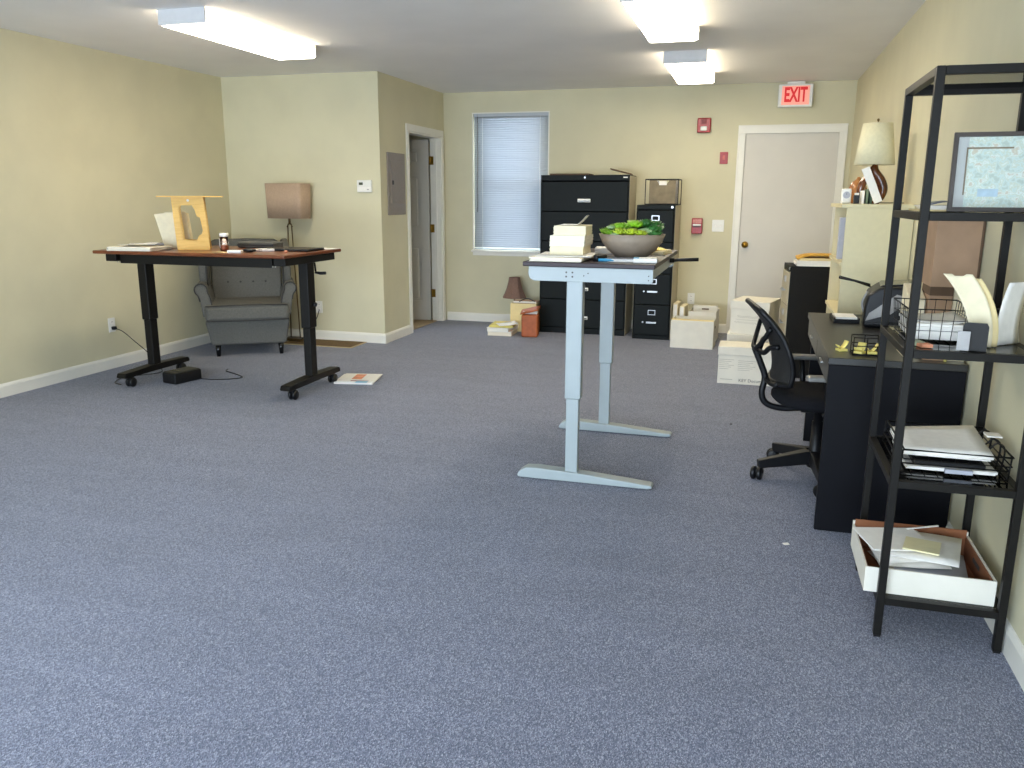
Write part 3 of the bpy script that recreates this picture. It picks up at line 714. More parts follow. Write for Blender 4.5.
# ------------------------------------------------------------------ lateral file cabinet
t = thing('lateral_file_cabinet', 'wide dark five-drawer lateral file cabinet against the back wall', 'file cabinet', (-1.675, 8.375, 0))
LW = .455
MB().box(-LW, -LW+.012, 0, .47, 0, 1.62).box(LW-.012, LW, 0, .47, 0, 1.62).box(-LW+.012, LW-.012, .46, .47, 0, 1.62).box(-LW+.012, LW-.012, 0, .46, 1.565, 1.62).box(-LW+.012, LW-.012, .01, .46, 0, .06).build('cabinet_body', CABG, t, .003)
box('side_skin', PUTTY, t, LW, LW+.002, .004, .468, .004, 1.612)
for i in range(5):
    z0 = .066+i*.2988
    d = box('drawer', CABG, t, -LW+.015, LW-.015, -.006, .014, z0, z0+.293, .004)
    h = box('handle', WHITEP, d, -.066, .066, -.020, -.006, z0+.09, z0+.125, .005)
    box('handle_recess', BLACKG, d, -.058, .058, -.0215, -.0198, z0+.097, z0+.106)
MB().cyl((0, 0), .009, 0, .006, 12, M=T(0, 0, 1.595) @ RX(PI/2)).build('lock', CHROME, t)
box('sticker', PAPER, t, LW-.065, LW-.02, -.0015, 0, 1.59, 1.602)
solo(box('brown_folder', CARDBD, None, -.2, .2, -.17, .17, 0, .014), 'flat brown folder on top of lateral cabinet, left side', 'folder', (-1.86, 8.62, 1.6225), .03)
o = MB().box(-.11, .11, -.15, .15, 0, .012).build('brown_board', CARDBD); o.rotation_mode = 'XYZ'
solo(o, 'tilted brown board on top of lateral cabinet, right side', 'board', (-1.345, 8.62, 1.651), 0); o.rotation_euler = (0, math.radians(14), .1)

# ------------------------------------------------------------------ vertical file cabinets
def vertical_cabinet(label, loc, rz, wd, dp, ht, nd, front=CABG, sides=PUTTY):
    t = thing('vertical_file_cabinet', label, 'file cabinet', loc, rz)
    hw = wd/2
    MB().box(-hw, -hw+.01, 0, dp, 0, ht).box(hw-.01, hw, 0, dp, 0, ht).box(-hw+.01, hw-.01, dp-.01, dp, 0, ht).box(-hw+.01, hw-.01, 0, dp-.01, ht-.045, ht).box(-hw+.01, hw-.01, .01, dp-.01, 0, .04).build('cabinet_body', CABG, t, .003)
    for s in (-1, 1):
        a, b_ = sorted((s*hw, s*(hw+.0015))); box('side_skin', sides, t, a, b_, .004, dp-.002, .004, ht-.004)
    dh = (ht-.045-.045)/nd
    for i in range(nd):
        z0 = .045+i*dh; zc = z0+dh*.62
        d = box('drawer', front, t, -hw+.014, hw-.014, -.008, .014, z0, z0+dh-.006, .004)
        b2 = MB(); lz = z0+dh*.74; lw, lh = .037, .025
        b2.box(-lw, lw, -.013, -.008, lz+lh-.006, lz+lh).box(-lw, lw, -.013, -.008, lz-lh, lz-lh+.006).box(-lw, -lw+.006, -.013, -.008, lz-lh+.006, lz+lh-.006).box(lw-.006, lw, -.013, -.008, lz-lh+.006, lz+lh-.006)
        b2.build('label_holder', CHROME, d)
        hz = z0+dh*.42
        MB().box(-.05, .05, -.034, -.028, hz-.009, hz+.009).box(-.05, -.042, -.028, -.008, hz-.006, hz+.006).box(.042, .05, -.028, -.008, hz-.006, hz+.006).build('handle', CHROME, d, .002)
        MB().cyl((0, 0), .008, 0, .012, 10, M=T(-.085, -.008, hz) @ RX(PI/2)).build('latch_button', CHROME, d)
    MB().cyl((0, 0), .011, 0, .008, 12, M=T(hw-.03, 0, ht-.02) @ RX(PI/2)).build('lock', CHROME, t)
    return t
vertical_cabinet('narrow black four-drawer file cabinet beside the wide lateral cabinet', (-.937, 8.26, 0), 0, .375, .62, 1.33, 4)
t = thing('wire_file_box', 'black wire file box with brown folders on the narrow cabinet', 'file box', (-.905, 8.42, 1.331))
b = MB(); a = (-.155, .165, -.06, .28, .245)
for z in (.006, a[4]):
    b.tube([(a[0], a[2], z), (a[1], a[2], z), (a[1], a[3], z), (a[0], a[3], z)], .006, 4, closed=True)
for x, y in ((a[0], a[2]), (a[1], a[2]), (a[1], a[3]), (a[0], a[3])): b.tube([(x, y, 0), (x, y, a[4])], .0055, 4)
b.build('wire_frame', BLACK, t)
for k in range(6):
    y = .0+k*.045
    MB().prism([(-.125, .012), (.135, .012), (.135, .235), (.07, .235), (.045, .20), (-.03, .20), (-.055, .235), (-.125, .235)], y, y+.006).build('hanging_folder', BURLAP if k % 2 == 0 else FROST, t)
box('white_tab', PAPER, t, -.03, .045, -.006, -.004, .19, .228)

# ------------------------------------------------------------------ things beside the lateral cabinet
t = thing('table_lamp', 'small lamp with brown bell shade standing on floor under window', 'lamp', (-2.51, 8.74, 0))
prof = [(.062, .535), (.07, .485), (.088, .415), (.112, .355), (.136, .31)]
MB().lathe(prof, n=8, sm=False).build('lamp_shade', SHADEB, t, solid=.003)
MB().lathe([(0, 0), (.06, 0), (.06, .012), (.02, .03), (.03, .09), (.022, .16), (.009, .2), (.009, .52), (0, .52)], n=16).build('stem', BRONZE, t)
t = thing('paper_crate', 'cream cardboard file box of papers left of the lateral cabinet', 'file box', (-2.295, 8.455, 0))
MB().box(-.14, .14, -.13, -.122, 0, .30).box(-.14, .14, .122, .13, 0, .30).box(-.14, -.132, -.122, .122, 0, .30).box(.132, .14, -.122, .122, 0, .30).box(-.132, .132, -.122, .122, 0, .008).build('box_body', MANILA, t)
for k in range(5): box('file', PAPER if k % 2 else CARDB, t, -.125, .125, -.115+k*.045, -.10+k*.045, .01, .305+.012*(k % 3))
MB().tube(smooth([(-.05, -.1, .318), (.0, -.1, .345), (.06, -.1, .35), (.12, -.1, .322)], 4), .006, 6).build('strap', BLACKP, t)
t = thing('leather_tote', 'orange-brown leather folder bag standing before the lateral cabinet', 'bag', (-2.145, 8.06, 0), math.radians(8))
b = MB().prism([(-.085, -.07), (.085, -.07), (.085, .09), (-.085, .09)], 0, .235, 'z')
b.build('bag_body', LEATHER, t, .02, 3)
MB().grid(lambda u, v: (-.095+u*.185, .0+.09*math.sin(v*PI)-.075*math.cos(v*PI)*1.0, .235+.03*math.sin(v*PI)+.045*u), 4, 8).build('flap', LEATHER, t, solid=.005)
box('papers', PAPER, t, -.07, .07, -.02, .05, .2355, .262)
for i, (lab, m, h, w_) in enumerate((('lowest white book of the floor stack by the leather bag', PAPERE, .045, .25), ('middle white book of the floor stack by the leather bag', PAPER, .038, .235))):
    tt = thing('book', lab, 'book', (-2.465, 8.15, [.0, .0455][i]), math.radians([3, -5][i]), 'books stacked on the floor')
    sheet_stack(w_, .30, h-.006, 4, 90+i, .002).build('pages', m, tt); MB().box(-w_/2-.004, w_/2+.004, -.154, .154, h-.0055, h-.001).build('cover', PAPER, tt)
tt = thing('yellow_pad', 'yellow writing pad on top of the floor book stack', 'notepad', (-2.46, 8.155, .084), math.radians(6))
box('pad_body', YELLOW, tt, -.125, .125, -.14, .15, 0, .022, .003); box('binding', MANILA, tt, -.125, .125, .13, .151, .0222, .025)
o = MB().grid(lambda u, v: ((u-.5)*.2, (v-.5)*.2, .0015+.02*u*u), 8, 4).build('bent_sheet', PAPER, solid=.001)
# the bent sheet lies between pad and bag
solo(o, 'white bent sheet at the right of the floor book stack', 'papers', (-2.40, 8.085, .109), .5)

# ------------------------------------------------------------------ white file boxes right of the cabinets
def open_box(label, loc, rz, w_, d_, h, m, group=None, lid=False, fill=None):
    t = thing('file_storage_box', label, 'box', loc, rz, group)
    k = .005
    if lid: MB().box(-w_/2, w_/2, -d_/2, d_/2, 0, h-.003).build('box_body', m, t)
    else:
        MB().box(-w_/2, w_/2, -d_/2, -d_/2+k, 0, h).box(-w_/2, w_/2, d_/2-k, d_/2, 0, h).box(-w_/2, -w_/2+k, -d_/2+k, d_/2-k, 0, h).box(w_/2-k, w_/2, -d_/2+k, d_/2-k, 0, h).box(-w_/2+k, w_/2-k, -d_/2+k, d_/2-k, 0, k).build('box_body', m, t)
    if lid:
        o = MB().box(-w_/2-.006, w_/2+.006, -d_/2-.006, d_/2+.006, h-.066, h).build('lid', m, t, .003)
    return t
t = open_box('open white file box on the floor in front of the wall outlet', (-.50, 8.02, 0), math.radians(-2), .40, .32, .265, CARDW)
for k, m in enumerate((PAPERC, MANILA, PAPERC, PAPER, MANILA, PAPER)): box('file', m, t, -.18, .18, -.14+k*.045, -.12+k*.045, .006, .235)
MB().prism([(-.195, .2655), (.195, .2655), (.195, .272), (-.195, .272)], -.155, -.10, 'y').build('flap', MANILA, t)
MB().prism([(-.03, -.012), (.03, -.012), (.036, 0), (.03, .012), (-.03, .012), (-.036, 0)], .2, .2015, 'x', M=T(.0005, 0, .19)).build('hand_hole', CARDBD, t)
t = open_box('lidless white box behind the open white file box', (-.43, 8.42, 0), math.radians(-3), .27, .34, .305, CARDW)
box('white_inner', CARDW, t, -.12, .12, .10, .16, .006, .33); MB().box(-.035, .035, .0985, .0998, .29, .305).build('hand_hole', CARDBD, t)
for i, (x, y, wd, ht, a, lab) in enumerate(((-.705, 8.50, .05, .42, .1, 'tall white binder leaning against the narrow file cabinet'), (-.635, 8.46, .05, .40, .15, 'second white binder standing between narrow cabinet and white box'))):
    tt = thing('binder', lab, 'binder', (x, y, 0), math.radians(-4), 'binders by the narrow cabinet')
    box('cover', PAPERC, tt, -wd/2, wd/2, -.13, .13, 0, ht-.06, .006); box('pages', PAPER, tt, -wd/2+.008, wd/2-.008, -.134, -.1305, .01, ht-.07)
# banker boxes by the exit door
t = open_box('white banker box with black lettering, frontmost by the office chair', (.015, 6.535, 0), math.radians(-1), .425, .26, .29, CARDW, 'banker boxes by the exit door', True)
fy = -.13-.0008
text('lettering', 'KEY Documents', .034, INK, t, T(.06, fy, .03) @ FACE_Y, .0004)
for (x, z, n_, w_) in ((-.15, .19, 6, .11), (-.0, .185, 6, .13)):
    for k in range(n_): box('printed_line', FADED, t, x-w_/2, x+w_/2-.02*((k*7) % 3), fy-.0004, fy+.0006, z-.0145*k-.0025, z-.0145*k)
box('printed_line', FADED, t, -.19, -.10, fy-.0004, fy+.0006, .032, .036)
t2 = open_box('white banker box on floor beneath the scribbled box', (.045, 7.22, 0), math.radians(-3), .38, .40, .29, CARDW, 'banker boxes by the exit door', True)
MB().prism([(-.036, -.012), (.036, -.012), (.036, .012), (-.036, .012)], -.2068, -.2055, 'y', M=T(-.02, 0, .19)).build('hand_hole', CARDBD, t2)
t3 = open_box('white banker box with faint handwriting, topmost of its stack', (.055, 7.22, .291), math.radians(-14), .31, .38, .275, CARDW, 'banker boxes by the exit door', True)
b = MB()
for (x0, z0, w_, amp, fr) in ((-.10, .145, .20, .016, 60), (-.12, .095, .24, .012, 50), (-.11, .12, .22, .004, 70)):
    b.tube([(x0+w_*k/70, -.1908, z0+amp*math.sin(k*fr/70*1.3)*(.6+.4*math.sin(k*.9))) for k in range(71)], .0011, 4)
b.build('handwriting', FADED, t3)
# ------------------------------------------------------------------ black cabinet by the door, facing the room
t = vertical_cabinet('low black file cabinet behind the desk, side toward viewer', (.275, 6.97, 0), -PI/2+.09, .40, .55, .885, 3, PUTTY, BLACK)  # putty drawer fronts paint in the pale reflection on glossy black enamel
t = thing('envelope_stack', 'orange envelope on a pile of white papers on low black cabinet', 'papers', (.50, 6.93, .886), 0)
sheet_stack(.34, .26, .042, 5, 120, .012).build('paper_layers', PAPER, t)
MB().box(-.15, .17, -.13, .12, .0425, .062).build('tan_folder', MANILA, t, .004)
MB().grid(lambda u, v: (-.17+u*.35, -.13+v*.25, .064+.032*math.sin(min(1, u*3)*PI/2)*(1-.25*v)), 10, 6).build('envelope', ENVEL, t, solid=.018, off=-1)
# ------------------------------------------------------------------ white bookcase
t = thing('white_bookcase', 'cream painted bookcase against right wall, side panel toward viewer', 'bookcase', (.50, 5.12, 0))
BH = 1.37; CREAM = mat('cream_paint', '#d5c9a0', .5, var=.02)
for y0 in (0, .72): box('side_panel', CREAM, t, 0, .354, y0, y0+.02, 0, BH-.022)
box('back_panel', CREAM, t, .346, .354, .02, .72, 0, BH-.022)
box('top_board', CREAM, t, -.03, .355, -.004, .744, BH-.0215, BH, .002)
for z in (.03, .38, .72, 1.02): box('shelf_board', CREAM, t, -.012, .346, .0205, .7195, z, z+.018)
for z, d in ((.398, .5), (.738, .45)):
    for k in range(5): box('shelf_file', [PAPER, FROST, MANILA, CARDW, PAPERC][k], t, .08, .32, .08+k*.09, .15+k*.09, z+.0005, z+.22+.02*(k % 3))
solo(box('grey_binder', FROST, None, -.004, .26, -.03, .03, 0, .25, .004), 'pale grey binder sticking out of the cream bookcase', 'binder', (.50, 5.45, 1.0385))
BT = BH+.0005
t = thing('ceramic_lamp', 'table lamp with cream drum shade and curved amber ceramic base', 'lamp', (.655, 5.42, BT))
MB().lathe([(.112, .225), (.080, .46)], n=32).build('lamp_shade', SHADEC, t, solid=.003)
MB().tube([(0, 0, .42), (0, 0, .475)], .004, 6).ball((0, 0, .48), .008, 8, 6).build('finial', BRONZE, t)
MB().tube([(0, 0, .2), (0, 0, .32)], .008, 8).build('socket', BRONZE, t)
# open teardrop base: two curved arms
arm = smooth([(.005, 0, .225), (.012, 0, .185), (.045, 0, .135), (.062, 0, .085), (.05, 0, .035), (.02, 0, .012)], 6)
MB().tube(arm, [.016+.012*math.sin(PI*i/(len(arm)-1)) for i in range(len(arm))], 12).build('base_arm', AMBER, t)
arm2 = smooth([(-.0, 0, .22), (-.03, 0, .16), (-.058, 0, .10), (-.055, 0, .045), (-.02, 0, .012)], 6)
MB().tube(arm2, [.010+.012*math.sin(PI*i/(len(arm2)-1)) for i in range(len(arm2))], 12).build('base_arm', AMBER, t)
MB().lathe([(0, 0), (.05, 0), (.05, .01), (.03, .018), (0, .018)], n=20).build('foot', AMBER, t)
MB().tube(smooth([(.05, -.02, .006), (.10, -.06, .006), (.14, -.05, .006), (.165, -.12, .006)], 6), .003, 6).build('cord', BLACKP, t)
t = thing('copper_vase', 'copper-coloured onion vase on cream bookcase left of lamp', 'vase', (.595, 5.58, BT))
MB().lathe([(0, 0), (.03, 0), (.052, .035), (.058, .08), (.04, .125), (.012, .148), (.007, .16), (0, .16)], n=20).build('vase_body', mat('copper_glaze', '#8a4f24', .22, col2='#c58a52', scale=18), t)
t = thing('desk_clock', 'small white clock at the left front of the cream bookcase top', 'clock', (.515, 5.40, BT))
box('case', WHITEP, t, -.028, .028, -.02, .02, 0, .088, .01, seg=3); MB().cyl((0, 0), .02, 0, .002, 16, M=T(0, -.0202, .05) @ RX(PI/2)).build('dial', FROST, t)
box('hands', INK, t, -.001, .001, -.0232, -.0223, .05, .064)
t = thing('card_holder', 'small dark box among the books on the cream bookcase', 'box', (.560, 5.27, BT))
box('box_body', BLACKP, t, -.015, .015, -.02, .02, 0, .05, .003); box('cards', PAPER, t, -.011, .011, -.015, .015, .0502, .062)
for i, (x, wd, h, tl, m, lab) in enumerate(((.590, .013, .075, 2, PAPER, 'thin white book beside the dark green book on bookcase'), (.612, .012, .083, 5, mat('green_cloth', '#6e7d63', .7, var=.1), 'sage green book on top of the cream bookcase'),
        (.633, .014, .09, 3, mat('dark_green_cloth', '#39513f', .7, var=.1), 'dark green book on top of the cream bookcase'))):
    tt = thing('book', lab, 'book', (x, 5.28, BT), 0, 'books on the cream bookcase')
    box('cover', m, tt, -wd/2, wd/2, -.06, .05, 0, h, .002); box('pages', PAPERC, tt, -wd/2+.002, wd/2-.002, .0502, .052, .002, h-.004)
# tall white card leaning against the lamp
o = MB().box(-.022, .022, -.003, .003, 0, .21, RY(math.radians(-24))).build('leaning_card', PAPER)
solo(o, 'tall white card leaning across the front of the ceramic lamp', 'card', (.672, 5.21, BT+.009))

# ------------------------------------------------------------------ black desk by the right wall
t = thing('black_desk', 'black desk with solid end panel along the right wall', 'desk', (.33, 3.555, 0))
DKM = mat('black_desk_laminate', '#08080d', .5, var=.1, scale=10, bump=.03, bscale=300, spec=.14)
DKT = mat('black_desk_top', '#24221d', .35, var=.1, scale=10)
DL = 1.43; DD = .52
box('desk_top', DKT, t, 0, DD, 0, DL, .73, .76, .003)
box('end_panel', DKM, t, .004, DD-.002, .004, .03, 0, .7295, .002)
box('end_panel', DKM, t, .03, DD-.002, DL-.03, DL-.004, 0, .7295, .002)
box('modesty_panel', DKM, t, DD-.03, DD-.012, .0305, DL-.0305, .25, .7295)
box('apron', DKM, t, .025, .045, .0305, DL-.0305, .63, .7295)
for y0, y1 in ((.036, .70), (.706, DL-.036)):
    d = box('drawer', DKT, t, .006, .0245, y0, y1, .634, .726, .003)
    box('drawer_pull', CHROME, d, -.004, .006, (y0+y1)/2-.05, (y0+y1)/2+.05, .676, .684, .002)
# ------------------------------------------------------------------ office chair
t = thing('office_chair', 'black mesh task chair on casters pulled up to the black desk', 'office chair', (.372, 4.28, 0), math.radians(9))
b = MB()
for k in range(5):
    a = math.radians(193+72*k)
    M = RZ(a)
    l = MB(); l.frustum((.036, .03), 0, (.022, .016), .27, M=M @ T(.03, 0, .115) @ RY(math.radians(97)))
    arm_o = l.build('base_spoke', BLACKP, t, .006)
    c = MB()
    for s in (-.015, .015): c.lathe([(0, s-.012), (.028, s-.012), (.034, s-.006), (.034, s+.006), (.028, s+.012), (0, s+.012)], n=16, M=M @ T(.30, 0, .034) @ RZ(.9) @ RX(PI/2))
    c.ball((0, 0, 0), (.028, .02, .022), 10, 6, M=M @ T(.29, 0, .042)); c.tube([(0, 0, 0), (0, 0, .04)], .008, 8, M=M @ T(.285, 0, .05))
    c.build('caster', BLACKP, arm_o)
MB().lathe([(0, .06), (.035, .06), (.04, .13), (.03, .15), (.026, .30), (.02, .30), (.02, .39), (0, .39)], n=16).build('gas_lift', BLACKP, t)
box('tilt_mechanism', BLACKP, t, -.10, .09, -.06, .06, .355, .398, .01)
MB().tube(smooth([(.0, -.06, .37), (.0, -.16, .36), (.02, -.22, .36)], 4), .006, 6).build('lever', BLACKP, t)
se = MB()
def seat_fn(u, v):
    a = 2*PI*u
    sx = math.copysign(abs(math.cos(a))**.75, math.cos(a)); sy = math.copysign(abs(math.sin(a))**.75, math.sin(a))
    prof = [(0, .400), (.9, .398), (1.0, .415), (1.0, .435), (.93, .458), (.6, .462), (0, .452)]
    r, z = prof[round(v*6)]
    return (.015+.245*sx*r, .235*sy*r, z)
se.grid(seat_fn, 32, 6).build('seat', mat('black_seat_fabric', '#17171a', .95, var=.2, scale=150, bump=.3, bscale=500, spec=.15), t)
# back: curved mesh shell with frame
PB = smooth([(-.245, 0, .505), (-.235, 0, .57), (-.245, 0, .65), (-.272, 0, .74), (-.315, 0, .82), (-.375, 0, .898)], 5)
def back_fn(u, v):
    i = v*(len(PB)-1); k = min(int(i), len(PB)-2); p = PB[k].lerp(PB[k+1], i-k)
    s = (u-.5)*2; hw = .225*(1-.10*abs(v-.45)*2)
    return (p.x+.055*s*s*(1-.5*v), s*hw, p.z-.02*s*s*(1 if v > .5 else -1)*abs(v-.5)*2)
MB().grid(back_fn, 14, len(PB)-1).build('back_mesh', MESHB, t, solid=.008)
loop = [back_fn(u/14, 0) for u in range(15)]+[back_fn(1, v/16) for v in range(1, 17)]+[back_fn(1-u/14, 1) for u in range(1, 15)]+[back_fn(0, 1-v/16) for v in range(1, 16)]
MB().tube(loop, .014, 8, closed=True).build('back_frame', BLACKP, t)
for s in (-1, 1):
    MB().tube(smooth([(-.29, s*.15, .79), (-.315, s*.10, .72), (-.335, s*.04, .675), (-.33, 0, .665)], 5), [.012]*16, 8).build('lumbar_arm', BLACKP, t)
    MB().tube(smooth([(-.33, 0, .665), (-.30, s*.06, .655), (-.28, s*.11, .69), (-.25, s*.16, .70)], 5), .013, 8).build('lumbar_arm', BLACKP, t)
MB().tube(smooth([(-.335, 0, .67), (-.30, 0, .59), (-.275, 0, .52), (-.285, 0, .44), (-.26, 0, .385), (-.18, 0, .362), (-.06, 0, .368)], 5), [.016]*31, 8).build('spine', BLACKP, t)
MB().tube(smooth([(-.275, 0, .515), (-.255, .07, .50), (-.235, .12, .507)], 4), .012, 8).tube(smooth([(-.275, 0, .515), (-.255, -.07, .50), (-.235, -.12, .507)], 4), .012, 8).build('lower_yoke', BLACKP, t)
for s in (-1, 1):
    MB().tube([(-.02, s*.20, .385), (-.02, s*.265, .40), (-.03, s*.275, .46), (-.04, s*.275, .565)], .014, 8).build('arm_post', BLACKP, t)
    MB().box(-.135, .10, s*.275-.033, s*.275+.033, .565, .59).build('arm_pad', GREYPAD, t, .012, 3)

# ------------------------------------------------------------------ things on the black desk
DK = .7605
t = thing('printer', 'black inkjet printer with raised paper support on the black desk', 'printer', (.70, 4.60, DK), math.radians(-6))
MB().prism([(-.125, 0), (.135, 0), (.135, .17), (.09, .215), (-.06, .205), (-.115, .165), (-.125, .10)], -.15, .19, 'y').build('printer_body', BLACKP, t, .018, 3)
MB().prism([(-.06, .2055), (.09, .216), (.105, .226), (-.05, .214)], -.10, .17, 'y').build('scanner_lid', BLACKG, t, .004)
MB().prism([(-.115, .035), (.0, .075), (.09, .155), (.02, .175), (-.10, .075)], -.156, -.1505, 'y').build('output_tray', GREYP, t, .002)
MB().prism([(-.115, .02), (.13, .02), (.13, .045), (-.115, .028)], -.165, -.1505, 'y').build('front_lip', BLACKG, t, .002)
MB().tube(smooth([(-.125, -.06, .07), (-.135, -.06, .12), (-.115, -.06, .175)], 4), .006, 6).build('hinge_arm', GREYP, t)
MB().tube([(-.10, .06, .19), (-.18, .06, .215), (-.255, .06, .228)], .005, 6).tube([(-.10, .16, .19), (-.255, .16, .228)], .005, 6).tube([(-.255, .06, .228), (-.255, .16, .228)], .005, 6).build('paper_support', BLACKP, t)
t2 = thing('paper_tray', 'low black tray holding white paper in front of the printer', 'tray', (.50, 4.69, DK), math.radians(2))
MB().box(-.07, .06, -.09, .09, 0, .008).box(-.07, -.062, -.09, .09, .008, .028).box(.052, .06, -.09, .09, .008, .028).box(-.062, .052, .082, .09, .008, .028).box(-.062, .052, -.09, -.082, .008, .02).build('tray_body', BLACKP, t2, .002)
box('white_paper', PAPER, t2, -.058, .048, -.078, .079, .0085, .03)
t = thing('wire_organizer', 'black wire desk organizer near the end of the black desk', 'organizer', (.475, 3.68, DK))
b = MB()
for z in (.005, .04, .075):
    b.tube([(-.045, -.045, z), (.06, -.045, z), (.06, .045, z), (-.045, .045, z)], .0022, 5, closed=True)
for x, y in ((-.045, -.045), (.06, -.045), (.06, .045), (-.045, .045), (.0075, -.045), (.0075, .045)): b.tube([(x, y, 0), (x, y, .075)], .0022, 5)
b.build('wire_frame', BLACK, t); box('tray_floor', BLACK, t, -.045, .06, -.045, .045, 0, .003)
for i, (x, y, z, a, lab) in enumerate(((.395, 3.735, DK, .4, 'loose yellow sticky notes left of the wire organizer'), (.46, 3.672, DK+.004, 1.0, 'crumpled yellow sticky notes inside the wire organizer'), (.508, 3.677, DK+.004, .1, 'flat yellow sticky note pad inside the wire organizer'))):
    tt = thing('sticky_notes', lab, 'sticky notes', (x, y, z), a, 'yellow sticky notes on the black desk')
    box('pad', YELLOW, tt, -.018, .018, -.018, .018, 0, .010)
    MB().grid(lambda u, v: ((u-.5)*.042, (v-.5)*.036, .012+.022*(u-.4)**2*4), 6, 3).build('curled_note', YELLOW, tt, solid=.001)
# stack of cartons against the wall
t = thing('narrow_carton', 'narrow dark brown carton under the larger brown carton', 'box', (.735, 3.69, DK))
box('carton_body', CARDB, t, -.042, .042, -.07, .09, 0, .262); box('tape_or_shaded_side', CARDBD, t, -.006, .006, -.0725, -.0715, .2625, .30); box('top_flap', CARDBD, t, -.043, .043, -.071, .091, .2625, .30)
t = thing('cream_carton', 'cream box beneath the right half of the brown carton', 'box', (.815, 3.70, DK))
box('carton_body', PAPERC, t, -.034, .034, -.07, .10, 0, .298); box('lid_lip', PAPERC, t, -.035, .035, -.072, .102, .2985, .30)
t = thing('cream_magazine_file', 'cream upright magazine file left of the narrow carton', 'magazine file', (.658, 3.72, DK))
MB().prism([(-.07, 0), (.11, 0), (.11, .29), (.03, .27), (-.07, .24)], -.032, .030, 'x').build('file_body', PAPERC, t, .002); box('label_card', PAPER, t, -.012, .012, -.0712, -.0702, .08, .15)
t = thing('brown_carton', 'tall brown cardboard carton against wall behind the metal shelf', 'box', (.77, 3.71, DK+.3005), 0)
box('carton_body', CARDB, t, -.085, .083, -.12, .12, 0, .265); box('top_flap', CARDB, t, -.084, .082, -.119, .119, .2655, .27); box('tape_or_shaded_side', CARDBD, t, .075, .0835, -.1212, -.1202, 0, .265)  # dark strip on the right edge paints the carton's shaded side
solo(MB().tube([(0, 0, 0), (0, 0, .13)], .006, 6).build('yellow_pencil', YELLOW), 'yellow pencil standing between the small cartons', 'pencil', (.7685+.006, 3.607, DK))

# ------------------------------------------------------------------ metal and glass shelf unit
t = thing('metal_shelf_unit', 'tall black metal shelf unit with smoked glass shelves at right', 'shelf unit', (.462, 2.672, 0))
SW, SD, SH = .375, .53, 1.765; pw = .024
for x in (0, SW-pw):
    for y in (0, SD-pw):
        box('post', BLACK, t, x, x+pw, y, y+pw, .006, SH, .002)
        box('foot_pad', BLACKP, t, x+.002, x+pw-.002, y+.002, y+pw-.002, 0, .006)
for z in (.14, .54, .955, 1.362, SH-.0005):
    zt = z; zb = z-.024
    MB().box(pw, SW-pw, 0, pw, zb, zt).box(pw, SW-pw, SD-pw, SD, zb, zt).box(0, pw, pw, SD-pw, zb, zt).box(SW-pw, SW, pw, SD-pw, zb, zt).build('shelf_frame', BLACK, t, .001, 1)
    MB().box(pw*.9, SW-pw*.9, pw*.9, SD-pw*.9, zt-.007, zt-.001).build('glass_shelf', SMOKE, t)
# picture on the upper shelf
ART = bpy.data.materials.new('watercolour'); ART.use_nodes = True; nt = ART.node_tree; bb = nt.nodes['Principled BSDF']; bb.inputs['Roughness'].default_value = .6
tc = nt.nodes.new('ShaderNodeTexCoord'); n1 = nt.nodes.new('ShaderNodeTexNoise'); n1.inputs['Scale'].default_value = 48; n1.inputs['Detail'].default_value = 8; n1.inputs['Distortion'].default_value = .25
nt.links.new(tc.outputs['Object'], n1.inputs['Vector']); rp = nt.nodes.new('ShaderNodeValToRGB')
e = rp.color_ramp.elements; e[0].position = .28; e[0].color = (*lin('#b4c0b8'), 1); e[1].position = .75; e[1].color = (*lin('#d6d4c2'), 1)
for p, c in ((.38, '#bfc8ba'), (.46, '#cfdcd6'), (.52, '#ccceb9'), (.58, '#dde5de'), (.66, '#cdbfa8')):
    k = e.new(p); k.color = (*lin(c), 1)
nt.links.new(n1.outputs['Fac'], rp.inputs['Fac']); nt.links.new(rp.outputs['Color'], bb.inputs['Base Color'])
SZ = 1.3625
t = thing('framed_picture', 'dark framed watercolour leaning on the top shelf level', 'picture', (.676, 2.84, SZ), math.radians(-4))
Mf = RX(math.radians(-6)); fw, fh = .112, .235
FRM = mat('dark_bronze_frame', '#3b312b', .4, var=.1)
MB().box(-fw, -fw+.013, -.009, .009, 0, fh, Mf).box(fw-.013, fw, -.009, .009, 0, fh, Mf).box(-fw+.013, fw-.013, -.009, .009, 0, .013, Mf).box(-fw+.013, fw-.013, -.009, .009, fh-.013, fh, Mf).build('frame', FRM, t)
box('mat_board', mat('grey_mat_board', '#c6c5c2', .8, var=.02), t, -fw+.013, fw-.013, -.002, .004, .013, fh-.013, M=Mf)
box('painting', ART, t, -.070, fw-.014, -.0034, -.0022, .0135, fh-.0135, M=Mf)
MB().box(-.075, .05, -.0048, -.0036, .186, .191, Mf).box(-.075, -.071, -.0048, -.0036, .05, .191, Mf).build('inner_line', mat('taupe_line', '#86765f', .7, var=.1), t)
box('blue_patch', mat('washed_blue', '#b3c6d2', .6, var=.1, scale=40), t, -.035, .02, -.0046, -.0036, .045, .068, M=Mf)
MB()._add([(-fw+.013, -.0068, .013), (fw-.013, -.0068, .013), (fw-.013, -.0068, fh-.013), (-fw+.013, -.0068, fh-.013)], [(0, 1, 2, 3)], M=Mf).build('glass', CLEAR, t)
MB().box(-.01, .01, .012, .06, 0, .004).box(-.01, .01, .012, .018, .004, .14, RX(math.radians(0))).build('easel_back', BLACKP, t)
t = thing('shelf_papers', 'folder and loose papers lying left of the framed picture', 'papers', (.545, 3.0, SZ), 0)
MB().box(-.045, .10, -.14, .12, 0, .005).build('tan_folder', MANILA, t); sheet_stack(.13, .22, .012, 3, 140, .006).build('sheets', PAPER, t).location = (.04, -.01, .0055)
